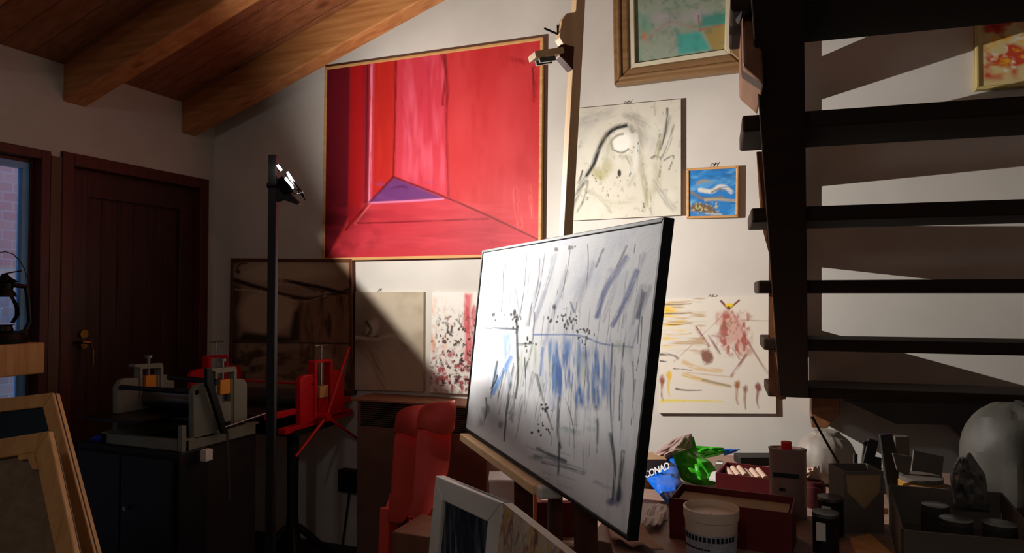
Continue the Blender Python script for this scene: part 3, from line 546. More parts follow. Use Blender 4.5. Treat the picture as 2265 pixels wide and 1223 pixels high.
rl(26, 1090, 555, 1420, 700, -10, 90, 3, [(.25, .26, .30), (.45, .47, .52), (.15, .15, .18)], .75, .4, seed=4)
p.line([(1075, 725), (1140, 728), (1142, 735)], 5, (.25, .30, .38), .85, .4); p.line([(1180, 740), (1280, 742), (1330, 760), (1400, 768)], 4, (.35, .45, .70), .8, .3)
p.line([(1142, 700), (1144, 760), (1146, 830), (1140, 880)], 5, (.10, .11, .13), .9, .3); p.line([(1144, 762), (1178, 760)], 5, (.15, .15, .18), .9, .3)
p.noise((.62, .74, .86), .85, 9, 60, .44, 4, box=(1085, 735, 1140, 860, 14)); p.noise((.72, .78, .62), .7, 8, 50, .5, 4, box=(1150, 755, 1240, 860, 16))
p.noise((.40, .56, .80), .9, 8, 70, .42, 5, box=(1205, 750, 1350, 880, 22)); p.noise((.30, .45, .72), .9, 7, 60, .5, 5, box=(1220, 775, 1345, 900, 22)); p.noise((.70, .74, .66), .7, 8, 40, .5, 4, box=(1280, 755, 1410, 840, 14))
p.line([(1130, 790), (1105, 840), (1090, 870)], 9, (.35, .60, .88), .85, .3); p.line([(1200, 770), (1195, 830)], 5, (.35, .5, .8), .7, .3)
for pts, w in (([(1237, 880), (1234, 950), (1240, 990)], 7), ([(1318, 900), (1322, 940), (1320, 1000)], 5), ([(1355, 760), (1350, 870), (1355, 980)], 4), ([(1187, 830), (1200, 880), (1222, 950)], 6), ([(1130, 850), (1120, 920), (1115, 975)], 5),
               ([(1237, 980), (1235, 1050)], 6), ([(1350, 960), (1360, 1030), (1355, 1105)], 8), ([(1378, 1000), (1372, 1060), (1368, 1105)], 9), ([(1380, 760), (1372, 860), (1370, 930)], 4), ([(1100, 800), (1085, 880)], 5), ([(1420, 640), (1410, 760)], 3)):
    p.line(pts, w, (.20, .23, .28), .85, .3, taper=.3)
rl(22, 1110, 790, 1240, 880, -14, 80, 4, [(.28, .32, .33), (.5, .56, .52), (.18, .2, .22)], .75, .4, seed=8)
rl(16, 1250, 800, 1420, 900, -4, 110, 3.5, [(.38, .44, .55), (.5, .55, .62), (.25, .28, .33)], .65, .45, seed=9)
p.noise((.55, .68, .62), .6, 40, 14, .5, 4, rot=.2, box=(1240, 925, 1320, 960, 14))
p.blob(1368, 1098, 8, 18, (.20, .24, .36), .8, .1, .5); p.blob(1352, 1110, 10, 8, (.25, .30, .5), .8, 0, .5)
p.line([(1190, 992), (1210, 1003), (1250, 1020)], 8, (.22, .24, .28), .85, .35); p.line([(1185, 1010), (1230, 1020), (1290, 1045)], 12, (.38, .40, .44), .7, .5); p.line([(1200, 1022), (1270, 1040)], 6, (.3, .32, .36), .6, .5)
for x0, y0, x1, y1, w_ in ((1080, 560, 1075, 700, 2), (1113, 600, 1108, 690, 2), (1165, 560, 1150, 700, 2.5), (1205, 560, 1180, 690, 2), (1262, 545, 1240, 660, 2), (1300, 540, 1296, 640, 2.5), (1250, 880, 1270, 960, 2), (1160, 790, 1160, 900, 2), (1295, 750, 1290, 880, 2),
                           (1420, 700, 1408, 820, 2.5), (1400, 800, 1396, 940, 2.5), (1075, 880, 1072, 930, 3), (1215, 955, 1220, 985, 3), (1100, 830, 1085, 860, 4)):
    p.line([(x0, y0), ((x0+x1)/2+3, (y0+y1)/2), (x1, y1)], w_, (.12, .13, .16), .85, .3, soft=.3, taper=.4)
p.noise((.97, .97, .97), .7, 10, 40, .52, 4, box=(1150, 840, 1340, 1000, 30))
rl(10, 1160, 985, 1330, 1085, 40, 14, 8, [(.45, .46, .5), (.6, .6, .64)], .5, .6, seed=12)
p.noise((.35, .36, .38), .6, 14, 26, .58, 5, box=(1060, 870, 1140, 950, 16))
r_ = random.Random(5)
for cx, cy, n, s in ((1140, 705, 16, 16), (1258, 708, 24, 16), (1225, 700, 6, 14), (1290, 745, 10, 22), (1230, 552, 3, 4), (1262, 548, 8, 8), (1200, 950, 10, 22), (1170, 760, 8, 18), (1090, 700, 5, 14), (1300, 735, 9, 20), (1205, 900, 8, 22)):
    for _ in range(n): p.blob(cx+r_.gauss(0, s*.5), cy+r_.gauss(0, s*.5), r_.uniform(1, 3), r_.uniform(1.2, 4.5), (.04, .04, .05), .95, 0, .35)
p.blob(1138, 692, 4, 8, (.05, .05, .07), .95); p.blob(1226, 679, 4, 6, (.05, .05, .07), .95); p.blob(1232, 552, 3, 4, (.05, .05, .07), .95)
p.mesh('canvas', en*.016, (.85, .85, .85), t, rough=.6, spec=.2)
exp = [EC[0]-eu*.006-ev*.006, EC[1]+eu*.006-ev*.006, EC[2]+eu*.006+ev*.006, EC[3]-eu*.006+ev*.006]
frame_parts(exp, .009, M['black'], .004, .019, t, 'frame', bevel=.0015, back=en)

# ------------------------------------------------------------------ easel
ebase = hat(1295, 1.76, 0.0)
t = thing('studio_easel', 'tall wooden studio easel holding the dripping blue and white painting', 'easel', ebase)
def bk(px, py, off): # point on canvas plane pushed behind it
    v = ray(px, py); o = EC[0]+en*off; return C+v*((o-C)@en)/(v@en)
eside = np.cross(en, [0, 0, 1.]); eside /= np.linalg.norm(eside)
m0 = bk(1249, 560, .045); m1 = bk(1283, -60, .045)
dm = (m1-m0)
MB().bar(m0-dm*.75, m0+dm*1.0, .034, .026, side=eside).build('mast', M['easel'], t, bevel=.002)
def mp(y):  # point of the mast seen at image row y
    k = (560-y)/620.0; return m0+dm*k
fdir = -en/np.linalg.norm(en)
mu = dm/np.linalg.norm(dm)
ol = [(0, 0), (0, .052), (.018, .078), (.020, .088), (.038, .125), (.034, .16), (.012, .185), (0, .19)]
base = mp(143)
up_c = mp(38); lo_c = mp(112); es = eside*.017
def prof(y, d): return mp(y)+fdir*d-es
MB().prism([prof(36, .010), prof(44, .040), prof(62, .052), prof(100, .056), prof(112, .044), prof(116, .010)], es*2).build('upper_clamp', M['easel'], t, bevel=.002)
MB().prism([prof(112, .012), prof(114, .05), prof(124, .06), prof(140, .05), prof(165, .012)], es*2).build('clamp_body', M['easeldark'], t, bevel=.002)
q0 = mp(128)+fdir*.045; q1 = mp(150)+fdir*.125
MB().bar(q0, q1, .05, .016, side=eside).build('clamp_arm', M['easel'], t, bevel=.002)
for sg in (-1, 1): MB().bar(q0*.75+q1*.25-A(0, 0, .016)+eside*.012*sg, q0*.2+q1*.8-A(0, 0, .016)+eside*.012*sg, .008, .012, side=eside).build('clamp_slot', M['steel'], t)
pp = atd(1243, 80, 1.84)
MB().tube([prof(82, .095)+es, prof(88, .055)+es, prof(66, .054)+es*.6], .0028, n=6).build('clamp_screw', M['ink'], t)
def foot(px, py, off, z):
    a = bk(px, py, off); b = a-A(0, 0, a[2]-z)+np.array([en[0], en[1], 0])*0.0; return a, b
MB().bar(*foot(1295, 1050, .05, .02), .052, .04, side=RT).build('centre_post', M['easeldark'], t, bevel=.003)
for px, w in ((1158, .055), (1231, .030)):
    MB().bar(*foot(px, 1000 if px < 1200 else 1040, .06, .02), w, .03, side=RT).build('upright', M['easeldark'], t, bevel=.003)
MB().bar(*foot(1216, 1040, .05, .05), .010, .03, side=RT).build('guide_rail', M['steel'], t, bevel=.001)
# ledge under the canvas
l0 = EC[3]+eu*.03+ev*.024+en*.01; l1 = EC[2]-eu*.42+ev*.024+en*.01
MB().bar(l0, l1, .075, .024, side=en).build('ledge', M['easel'], t, bevel=.003)
MB().bar(l1, l1+eu*.03, .06, .03, side=en).build('ledge_end', M['white'], t, bevel=.006)
for sgn in (-1, 1):
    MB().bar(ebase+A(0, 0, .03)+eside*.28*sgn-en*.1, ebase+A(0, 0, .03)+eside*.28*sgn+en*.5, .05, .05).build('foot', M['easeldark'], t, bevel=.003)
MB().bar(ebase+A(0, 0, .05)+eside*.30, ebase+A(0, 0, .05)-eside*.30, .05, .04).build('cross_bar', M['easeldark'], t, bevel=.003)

# ------------------------------------------------------------------ work lamp on a black post
pb = hat(603, 2.66, 0)
t = thing('work_lamp', 'lit work lamp clamped to a tall black square post in front of the wall', 'lamp', pb)
ptop = atd(603, 342, 2.66)[2]
MB().bar(pb+A(0, 0, .02), A(pb[0], pb[1], ptop), .031, .031, side=RT).build('post', M['black'], t, bevel=.002)
MB().lathe(pb, [(.16, 0), (.16, .012), (.03, .022)]).build('base', M['black'], t)
LB = np.cross(LN, FW); LB /= np.linalg.norm(LB)       # long direction of the window (runs down to the right)
if LB[2] > 0: LB = -LB
LT = np.cross(LB, LN)
if LT@FW > 0: LT = -LT
hs = MB().obox(LC-LN*.02, LB*.030, LT*.028, LN*.012); hs.obox(LC-LN*.036, LB*.022, LT*.022, LN*.01)
hs.build('housing', M['soot'], t, bevel=.003)
MB().obox(LC-LN*.003, LB*.021, LT*.018, LN*.004).build('lamp_window', M['lamp'], t, bevel=.002)
MB().obox(atd(618, 371, 2.63), LB*.010, LT*.01, LN*.004).build('small_lamp_window', M['lamp'], t)
MB().prism([atd(612, 388, 2.65), atd(634, 420, 2.65), atd(662, 449, 2.65), atd(658, 453, 2.65), atd(624, 441, 2.65), atd(612, 446, 2.65)], FW*.03).build('bracket', M['blackmetal'], t, bevel=.002)
MB().tube([atd(652, 419, 2.6), atd(666, 421, 2.6), atd(670, 426, 2.62), atd(660, 429, 2.66), atd(648, 428, 2.68)], .0022, n=6).build('wire_loop', M['chrome'], t)
MB().cyl(atd(592, 410, 2.66), atd(616, 410, 2.66), .012).build('clamp_knob', M['blackmetal'], t)
LX = LB.copy()
le = LP-LN*.0022
MB().prism([le+LX*.016-LT*.07, le+LX*.016+LT*.07, le+LX*.075+LT*.07, le+LX*.075-LT*.07], -LN*.0015).build('cutoff_lip', M['soot'], t)  # plate added to cut the beam along its lower edge
# side flap added to keep the lamp's light off the corner
def atceil(px, py):
    v = ray(px, py); k = (CZ-.0+SL*C[0]-C[2])/(v[2]-SL*v[0]); return C+v*k
n2 = np.cross(aty(730, 300, 0)-LP, atceil(655, 60)-LP); n2 /= np.linalg.norm(n2)
if n2@(aty(1000, 300, 0)-LP) < 0: n2 = -n2
kk = np.cross(LN, n2); kk /= np.linalg.norm(kk)
a_ = np.cross(n2, kk)
if a_@LN < 0: a_ = -a_
b_ = np.cross(LN, kk)
if b_@n2 > 0: b_ = -b_
e0, e1 = LP+a_*.017, LP+b_*.017-LN*.008
MB().prism([e0-kk*.045, e0+kk*.045, e1+kk*.045, e1-kk*.045], np.cross(e1-e0, kk)/np.linalg.norm(np.cross(e1-e0, kk))*.0015).build('cutoff_flap', M['soot'], t)

# ------------------------------------------------------------------ stair
SU = A(.9962, .087, 0); SW = A(-.087, .9962, 0)
def zf(k): return 1.413+.247*k
def hb(k): return 1.41+.6026-.2*k
sp0 = hat(1785, 2.6, 0.0)
t = thing('open_stair', 'dark open-tread wooden staircase rising towards the viewer on the right', 'staircase', (sp0[0], sp0[1], .9))
for k in range(-3, 6):
    a = hat(1785, zf(k), hb(k)); m = MB()
    m.prism([a-SU*.145, a+SU*1.5, a+SU*1.5+SW*.25, a-SU*.145+SW*.25], A(0, 0, .041)); m.build('tread', M['stair'], t, bevel=.006)
sl_ = .2/.247
def zlow(z): return 1.41+.5726-sl_*(z-1.413)
z0, z1 = .65, 2.60
pA = hat(1785, z0, zlow(z0)); pB = hat(1785, z1, zlow(z1)); pB2 = hat(1785, z1+.22, zlow(z1)); pC = hat(1785, z1+.22, zlow(z1+.22)+.30); pD = hat(1785, z0, zlow(z0)+.30)
MB().prism([pA, pB, pB2, pC, pD], -SU*.101).build('stringer', M['stair'], t, bevel=.003)
r1 = [x+SU*1.5 for x in (pA, pB, pB2, pC, pD)]
MB().prism(r1, -SU*.06).build('stringer', M['stair'], t, bevel=.003)
blk = [atd(1638, -150, 1.5), atd(1672, -150, 1.5), atd(1690, 187, 1.5), atd(1643, 145, 1.5)]
MB().prism(blk, SW*.27).build('newel_block', M['stairend'], t, bevel=.006)
MB().cyl(atd(1638, 28, 1.49)-RT*.004, atd(1638, 28, 1.49)-RT*.001, .022).build('bolt_head', M['black'], t)
def zb(y): return 2.02+(y-335)/545*.62
ob = [(1672, 335), (1695, 335), (1706, 460), (1716, 550), (1722, 735), (1728, 884), (1722, 884), (1699, 862), (1699, 735), (1700, 560), (1688, 515), (1680, 460)]
MB().prism([atd(x, y, zb(y)) for x, y in ob], SU*.02+SW*.02).build('side_board', M['stairend'], t, bevel=.002)
# unseen boards added behind the stair to cast the slanted wall shadows
XB = 3.34
def sh(px, py):
    S = aty(px, py, 0); k = (XB-LP[0])/(S[0]-LP[0]); return LP+(S-LP)*k
def fan(y0, x=2330): return 497+(y0-497)/860*(x-958)
MB().prism([sh(1772, 40), sh(1818, 40), sh(1818, 790), sh(1772, 790)], A(-.02, 0, 0)).build('shadow_post', M['stairend'], t, bevel=.001)
for ya, yb in ((128, 220), (292, 412), (499, 590), (731, 860)):
    MB().prism([sh(1800, fan(ya, 1800)), sh(2330, fan(ya)), sh(2330, fan(yb)), sh(1800, fan(yb, 1800))], A(-.02, 0, 0)).build('shadow_board', M['stairend'], t, bevel=.001)
# corbel and dark beam under the stair
cb = [(1795, 862), (1795, 945), (1822, 949), (1832, 945), (1845, 928), (1858, 918), (1858, 880), (1830, 866)]
t = tag(MB().prism([aty(x, y, -.28) for x, y in cb], A(0, .28, 0)).build('wooden_corbel', M['stairend'], bevel=.003), 'small wooden corbel on the wall under the foot of the stair', 'corbel')
bm = [aty(1826, 868, -.36), aty(2280, 900, -.36), aty(2280, 1010, -.36), aty(2160, 1000, -.36), aty(2095, 940, -.36), aty(1982, 938, -.36)]
tag(MB().prism(bm, A(0, .34, 0)).build('stair_landing', M['darkunit'], bevel=.003), 'dark boxed landing below the lowest stair tread on the right', 'landing')

# ------------------------------------------------------------------ etching presses
def upright_frame(mb, X, th, pts):  # polygon in pixels of the plane X=const
    mb.prism([atx(x, y, X) for x, y in pts], A(-th, 0, 0))
# black cabinet below the grey press
g0 = atz(405, 1000, .75); g1 = atz(222, 980, .75); g2 = atz(588, 957, .75)
GX1, GX0, GY0, GY1 = g0[0], g1[0], g0[1], g2[1]
cabr = atz(452, 985, .75)
t = thing('black_cabinet', 'black low cabinet under the grey etching press by the door', 'cabinet', ((GX0+GX1)/2, GY0+.2, 0))
MB().box(GX0-.12, GX1+.0, GY0-.02, cabr[1]+.0, .04, .749).build('body', M['black'], t, bevel=.004)
MB().box(GX0-.10, (GX0+GX1)/2-.08, GY0-.038, GY0-.021, .08, .72).build('door', M['black'], t, bevel=.003)
MB().box((GX0+GX1)/2-.07, GX1-.02, GY0-.038, GY0-.021, .08, .72).build('door', M['black'], t, bevel=.003)
MB().box(GX0-.08, GX1-.04, GY0+.02, cabr[1]-.03, 0, .04).build('plinth', M['black'], t)
MB().cyl(A((GX0+GX1)/2-.03, GY0-.039, .5), A((GX0+GX1)/2-.03, GY0-.055, .5), .008).build('knob', M['steel'], t)
tag(MB().lathe(atz(196, 972, .75)+A(.06, 0, .0), [(.02, 0), (.028, .012), (.012, .022)], n=14).build('blue_glint', M['glintblue']), 'small blue disc standing in for a glint on the black cabinet left of the grey press', 'lid')  # blue disc put in for the window's glint on the cabinet
# stand so that the rear of the press is carried
t = tag(MB().box(GX0+.04, GX1-.04, cabr[1]+.01, GY1+.02, 0, .749).build('press_stand', mat('dark_stand', (.16, .12, .10), (.12, .09, .08))), 'dark stand behind the black cabinet carrying the rear of the grey press', 'stand')
# grey press
t = thing('etching_press', 'grey etching press with ochre blocks and hanging lever on black cabinet', 'printing press', ((GX0+GX1)/2, (GY0+GY1)/2, .75))
m = MB(); m.box(GX1-.035, GX1, GY0, GY1, .75, .80); m.box(GX0, GX0+.035, GY0, GY1, .75, .80); m.box(GX0, GX1, GY0, GY0+.03, .75, .795); m.box(GX0, GX1, GY1-.03, GY1, .75, .795)
m.build('base_frame', M['greymetal'], t, bevel=.002)
MB().box(GX1-.02, GX1+.004, GY0-.01, GY0+.012, .75, .86).build('corner_post', M['greymetal'], t, bevel=.001)
MB().box(GX0-.04, GX0+.30, GY0-.06, GY0+.22, .862, .874).build('bed', M['blackmetal'], t, bevel=.002)
MB().box(GX0-.0, GX1-.05, GY0+.15, GY1-.02, .82, .835).build('bed_plate', M['blackmetal'], t, bevel=.002)
fp = [[(428, 972), (428, 868), (437, 852), (448, 847), (475, 846), (475, 965)], [(512, 945), (512, 838), (540, 838), (547, 848), (547, 928)]]
ap = [[(474, 960), (474, 821), (463, 821), (463, 815), (520, 811), (522, 818), (522, 940), (516, 941), (516, 822), (479, 825), (479, 959)]]
for X in (GX1, GX0+.03):
    m = MB()
    for pts in fp: m.prism([A(X, *atx(x, y, GX1)[1:]) for x, y in pts], A(-.03, 0, 0))
    m.build('side_plate', M['greymetal'], t, bevel=.004)
    MB().prism([A(X+.006, *atx(x, y, GX1)[1:]) for x, y in ap[0]], A(-.042, 0, 0)).build('yoke', M['greymetal'], t, bevel=.001)
    c1 = atx(497, 862, GX1); MB().box(X-.03, X+.004, c1[1]-.03, c1[1]+.03, c1[2]-.02, c1[2]+.045).build('ochre_block', M['ochre'], t, bevel=.003)
    c2 = atx(495, 905, GX1); MB().box(X-.03, X, c2[1]-.045, c2[1]+.045, c2[2]-.06, c2[2]+.03).build('bearing_block', M['greymetal'], t, bevel=.003)
    c3 = atx(492, 800, GX1); MB().cyl(A(X-.015, c1[1], c1[2]+.045), A(X-.015, c1[1], c3[2]), .008).cyl(A(X-.015, c1[1], c3[2]), A(X-.015, c1[1], c3[2]+.012), .018).build('pressure_screw', M['steel'], t)
rc = atx(495, 890, GX1)
MB().cyl(A(GX0, rc[1], rc[2]+.0), A(GX1-.03, rc[1], rc[2]+.0), .05, n=28).build('roller', M['steel'], t)
MB().cyl(A(GX0+.03, rc[1], rc[2]-.085), A(GX1-.03, rc[1], rc[2]-.085), .032, n=24).build('lower_roller', M['steel'], t)
ra = atx(435, 868, GX1); MB().cyl(A(GX0, ra[1], ra[2]), A(GX1, ra[1], ra[2]), .011).build('tie_rod', M['blackmetal'], t)
rb = atx(470, 845, GX1); MB().cyl(A(GX0+.16, rb[1]+.06, rb[2]+.0), A(GX1+.03, rb[1]+.0, rb[2]), .013).build('tie_rod', M['blackmetal'], t)
X = GX1+.04
MB().prism([atx(x, y, X) for x, y in ((458, 815), (470, 815), (474, 850), (506, 958), (494, 960), (466, 870), (458, 850))], A(-.02, 0, 0)).build('lever_arm', M['blackmetal'], t, bevel=.002)
MB().cyl(atx(503, 960, X), atx(506, 1098, X), .006).cyl(atx(506, 1092, X), atx(506, 1104, X), .009).build('lever_rod', M['steel'], t)
MB().cyl(atx(497, 945, X), atx(592, 913, X), .005).build('push_rod', M['steel'], t)
cl = atz(457, 1003, .73); tag(MB().box(cl[0]-.015, cl[0]+.015, cl[1]-.02, cl[1]+.02, .70, .748).build('white_block', M['white'], bevel=.002), 'tiny white block clamped under the grey press edge', 'block')
# red press on pedestal
rr = aty(632, 958, -.60); RX1, RZ = rr[0], rr[2]; RX0 = RX1-.74
t = thing('red_etching_press', 'bright red etching press with spoked star wheel on black pedestal', 'printing press', ((RX0+RX1)/2, -.38, 0))
yb_ = atx(792, 905, RX1)[1]
for X, kx in ((RX1, 1), (RX0+.03, 0)):
    m = MB()
    m.prism([A(X, *atx(x, y, RX1)[1:]) for x, y in ((632, 962), (632, 950), (780, 904), (780, 916))], A(-.05, 0, 0))
    m.build('base_rail', M['red'], t, bevel=.002)
    m = MB().prism([A(X-.02, *atx(x, y, RX1)[1:]) for x, y in ((600, 932), (600, 918), (662, 904), (662, 916))], A(-.02, 0, 0)); m.build('bed_rail', M['red'], t, bevel=.002)
    m = MB().prism([A(X-.02, *atx(x, y, RX1)[1:]) for x, y in ((755, 893), (755, 880), (783, 876), (783, 888))], A(-.02, 0, 0)); m.build('bed_rail', M['red'], t, bevel=.002)
    m = MB()
    m.prism([A(X, *atx(x, y, RX1)[1:]) for x, y in ((665, 942), (663, 846), (668, 834), (680, 829), (694, 828), (700, 934))], A(-.03, 0, 0))
    m.prism([A(X, *atx(x, y, RX1)[1:]) for x, y in ((733, 924), (735, 822), (748, 818), (760, 824), (763, 914))], A(-.03, 0, 0)); m.build('side_plate', M['red'], t, bevel=.004)
    MB().prism([A(X+.006, *atx(x, y, RX1)[1:]) for x, y in ((694, 930), (694, 800), (699, 797), (730, 794), (734, 798), (734, 925), (729, 926), (729, 800), (700, 803), (700, 929))], A(-.042, 0, 0)).build('yoke', M['red'], t, bevel=.001)
    c1 = atx(716, 866, RX1); MB().box(X-.03, X+.004, c1[1]-.035, c1[1]+.035, c1[2]-.03, c1[2]+.03).build('bearing_block', M['pine'], t, bevel=.003)
    MB().box(X-.03, X, c1[1]-.04, c1[1]+.04, c1[2]-.13, c1[2]-.032).build('lower_block', M['red'], t, bevel=.003)
    ct = atx(708, 765, RX1)
    MB().cyl(A(X-.015, c1[1], c1[2]+.03), A(X-.015, c1[1], ct[2]), .005, n=10).cyl(A(X-.015, c1[1]-.05, ct[2]), A(X-.015, c1[1]+.05, ct[2]), .004, n=8).build('pressure_screw', M['chrome'], t)
ca = atx(716, 880, RX1)
MB().cyl(A(RX0, ca[1], ca[2]-.01), A(RX1-.03, ca[1], ca[2]-.01), .045, n=28).build('roller', M['steel'], t)
MB().cyl(A(RX0, ca[1], ca[2]-.115), A(RX1-.03, ca[1], ca[2]-.115), .04, n=28).build('lower_roller', M['steel'], t)
MB().cyl(A(RX0, *atx(690, 850, RX1)[1:]), A(RX1, *atx(690, 850, RX1)[1:]), .006).build('tie_rod', M['red'], t)
MB().box(RX0-.0, RX1-.05, -.58, -.16, ca[2]-.066, ca[2]-.056).build('bed', M['steel'], t)
MB().box(RX0+.0, RX1-.0, -.55, -.22, RZ-.03, RZ-.0005).build('underframe', M['black'], t)
X = RX1+.05; hub = atx(722, 922, X)
MB().cyl(hub+A(-.06, 0, 0), hub+A(.015, 0, 0), .02).build('wheel_hub', M['red'], t)
for x, y in ((654, 1010), (772, 768), (812, 985)): MB().cyl(hub, atx(x, y, X), .008, .007).build('spoke', M['red'], t)
pc = A((RX1-.12), -.40, 0)
pr = MB().lathe(pc, [(.05, .12), (.035, .2), (.028, .3), (.03, RZ-.06), (.07, RZ-.031)], n=20); pr.build('pedestal', M['black'], t)
for k in range(4):
    a = math.radians(45+90*k); dd = A(math.cos(a), math.sin(a), 0)
    MB().tube([pc+dd*.03+A(0, 0, .22), pc+dd*.10+A(0, 0, .15), pc+dd*.2+A(0, 0, .05), pc+dd*.27+A(0, 0, .018)], .018, n=10).build('leg', M['black'], t)
pc2 = A(RX0+.15, -.40, 0); MB().lathe(pc2, [(.05, 0), (.03, .2), (.03, RZ-.06), (.07, RZ-.031)], n=20).build('pedestal', M['black'], t)

# ------------------------------------------------------------------ wall socket box, fan heater
sb = aty(768, 1064, -.05); t = thing('junction_box', 'small black box low on the wall right of the red press', 'box', (sb[0], -.03, sb[2]-.06))
MB().box(sb[0]-.055, sb[0]+.055, -.06, -.001, sb[2]-.06, sb[2]+.06).build('case', M['black'], t, bevel=.004)
MB().tube([A(sb[0], -.03, sb[2]-.06), A(sb[0]-.02, -.03, sb[2]-.2), A(sb[0]-.05, -.02, .01)], .005).build('cable', M['black'], t)
fx0 = aty(790, 900, -.2)[0]; fx1 = fx0+1.05; ftz = aty(900, 893, -.2)[2]; fbz = aty(900, 950, -.2)[2]
t = thing('fan_heater', 'wide beige wall heater with dark slatted grille below the small canvases', 'heater', ((fx0+fx1)/2, -.1, 0))
HB = mat('heater_body', (.50, .38, .32), (.44, .33, .28), rough=.6)
MB().box(fx0, fx1, -.2, -.001, .03, fbz).box(fx0, fx1, -.11, -.001, fbz, ftz).box(fx0, fx0+.02, -.2, -.11, fbz, ftz).box(fx1-.02, fx1, -.2, -.11, fbz, ftz).build('body', HB, t, bevel=.004)
MB().box(fx0-.03, fx1+.03, -.22, -.001, ftz, ftz+.012).build('top_board', wood('heater_shelf', (.62, .44, .34), (.54, .37, .28), 'x'), t, bevel=.003)
gm = MB()
for k in range(11):
    z = fbz+.008+k*(ftz-fbz-.012)/11; gm.box(fx0+.02, fx1-.02, -.198, -.150, z, z+.004)
gm.build('grille', M['grille'], t)
MB().box(fx0+.02, fx1-.02, -.14, -.112, fbz, ftz).build('grille_back', M['black'], t)
for k in (0, 1): MB().box(fx0+.02+k*(fx1-fx0-.14), fx0+.12+k*(fx1-fx0-.14), -.18, -.03, 0, .03).build('foot', M['black'], t)

# ------------------------------------------------------------------ red plastic chairs, stacked
def chair(label, dx, dy, dd):
    def Z(px, py, t_): return atd(px+dx, py+dy, t_+dd)
    base = hat(925+dx, 3.05+dd, 0)
    t = thing('plastic_chair', label, 'chair', base, 'red plastic chairs')
    # curved head of the back: top edge sweeps up to the right, lower lip is a wave
    top = [(926, 908), (936, 898), (950, 891), (968, 888), (990, 887), (1003, 884), (1010, 882)]
    low = [(920, 950), (932, 949), (946, 953), (962, 959), (980, 963), (998, 961), (1006, 948)]
    G = []
    for j in range(7):
        v = j/6; row = []
        for i in range(7):
            x = top[i][0]*(1-v)+low[i][0]*v; y = top[i][1]*(1-v)+low[i][1]*v; u = i/6
            row.append(Z(x, y, 3.10-.22*u-.07*math.sin(u*math.pi)-.03*math.sin(v*math.pi)))
        G.append(row)
    MB().grid(G).build('back_top', M['redplastic'], t, solid=.007, sub=2)
    G = []
    for xl, xr, y in ((922, 1000, 946), (918, 997, 1000), (915, 992, 1060), (910, 968, 1110), (906, 938, 1152)):
        row = []
        for i in range(9):
            u = i/8; row.append(Z(xl+(xr-xl)*u, y, 3.12-.20*u+.04*math.sin(u*math.pi)))
        G.append(row)
    MB().grid(G).build('backrest', M['redplastic'], t, solid=.007, sub=1)
    # seat shell on the far side of the back
    c_ = hat(950+dx, 3.16+dd, .43); f_ = A(-.30, .75, 0); f_ /= np.linalg.norm(f_); sd = A(.75, .30, 0); sd /= np.linalg.norm(sd)
    G = [[c_+f_*(.22*j/6)+sd*(.19*(i/6-.5))+A(0, 0, -.03*math.sin(i/6*math.pi)+.02*math.sin(j/6*math.pi)) for i in range(7)] for j in range(7)]
    MB().grid(G).build('seat', M['redplastic'], t, solid=.01)
    for j, i in ((0, 0), (0, 6), (6, 0), (6, 6)):
        q_ = G[j][i]; o_ = (q_-(G[0][0]+G[6][6])/2)*.15
        MB().bar(A(q_[0], q_[1], q_[2]+.005), A(q_[0]+o_[0], q_[1]+o_[1], 0.0), .045, .02, side=sd).build('leg', M['redplastic'], t, bevel=.004)
    for k_ in ():
        e_ = G[3][k_]; MB().tube([Z(921 if k_ == 0 else 985, 960, 3.12-.02*k_), e_*.4+Z(905, 948, 3.12)*.6+A(0, 0, .12), e_+A(0, 0, .22), e_+A(0, 0, .0)], .011, n=8).build('armrest', M['redplastic'], t)
chair('front red plastic chair with the full curved backrest visible by the heater', 0, 0, -.32)
chair('rear red plastic chair, its rounded back showing left of the front one', -50, 8, .02)

# ------------------------------------------------------------------ framed pictures leaning in front
def leaning(name, label, px, ds, drop, lean, wfr, fmat, base, nu, nv, paint, th=.03, cat='painting', sides=(.7, .6, .55), thick=.02, front=.006):
    TL = atd(px[0][0], px[0][1], ds[0]); TR = atd(px[1][0], px[1][1], ds[1])
    u = TR-TL; u = u/np.linalg.norm(u); n = np.cross(u, [0, 0, 1]); n[2] = 0; n /= np.linalg.norm(n)   # n faces the viewer side
    if n@(C-TL) < 0: n = -n
    dn = A(0, 0, -1)+n*lean-u*0; dn /= np.linalg.norm(dn); dn = dn*drop/abs(dn[2])
    BL, BR = TL+dn, TR+dn
    bkv = -np.cross(u, dn); bkv /= np.linalg.norm(bkv)
    if bkv@(C-TL) > 0: bkv = -bkv
    t = thing(name, label, cat, (BL+BR)/2)
    return t, [TL, TR, BR, BL], bkv
t, cor, bv = leaning('mounted_picture', 'picture with broad white wooden frame and dark striped image, leaning low in front', [(966, 1052), (1112, 1112)], (1.88, 1.58), .86, .10, 0, None, None, 0, 0, None)
dz_ = -cor[2][2]*0
p = Paint(*[c+bv*.006 for c in cor], 150, 220, (.10, .13, .16))
p.noise((.42, .44, .46), .9, 6, 90, .55, 6); p.noise((.05, .08, .10), .8, 12, 100, .5, 4); p.noise((.30, .36, .38), .6, 5, 70, .55, 5, ox=9)
p.mesh('canvas', bv*.015, (.3, .3, .3), t); frame_parts(cor, .055, M['white'], .004, .025, t, back=bv)
t, cor, bv = leaning('streaked_painting', 'unframed canvas with yellow and rust streaks at the bottom centre', [(1112, 1112), (1262, 1232)], (1.50, 1.22), .80, .12, 0, None, None, 0, 0, None)
p = Paint(*cor, 170, 260, (.80, .74, .66))
p.noise((.82, .66, .28), .9, 8, 60, .5, 5, rot=.2); p.noise((.60, .34, .30), .85, 7, 45, .53, 5, rot=.15, ox=5); p.noise((.88, .84, .80), .8, 9, 50, .52, 5, rot=.2, ox=20); p.noise((.35, .30, .34), .7, 6, 30, .62, 6, ox=31)
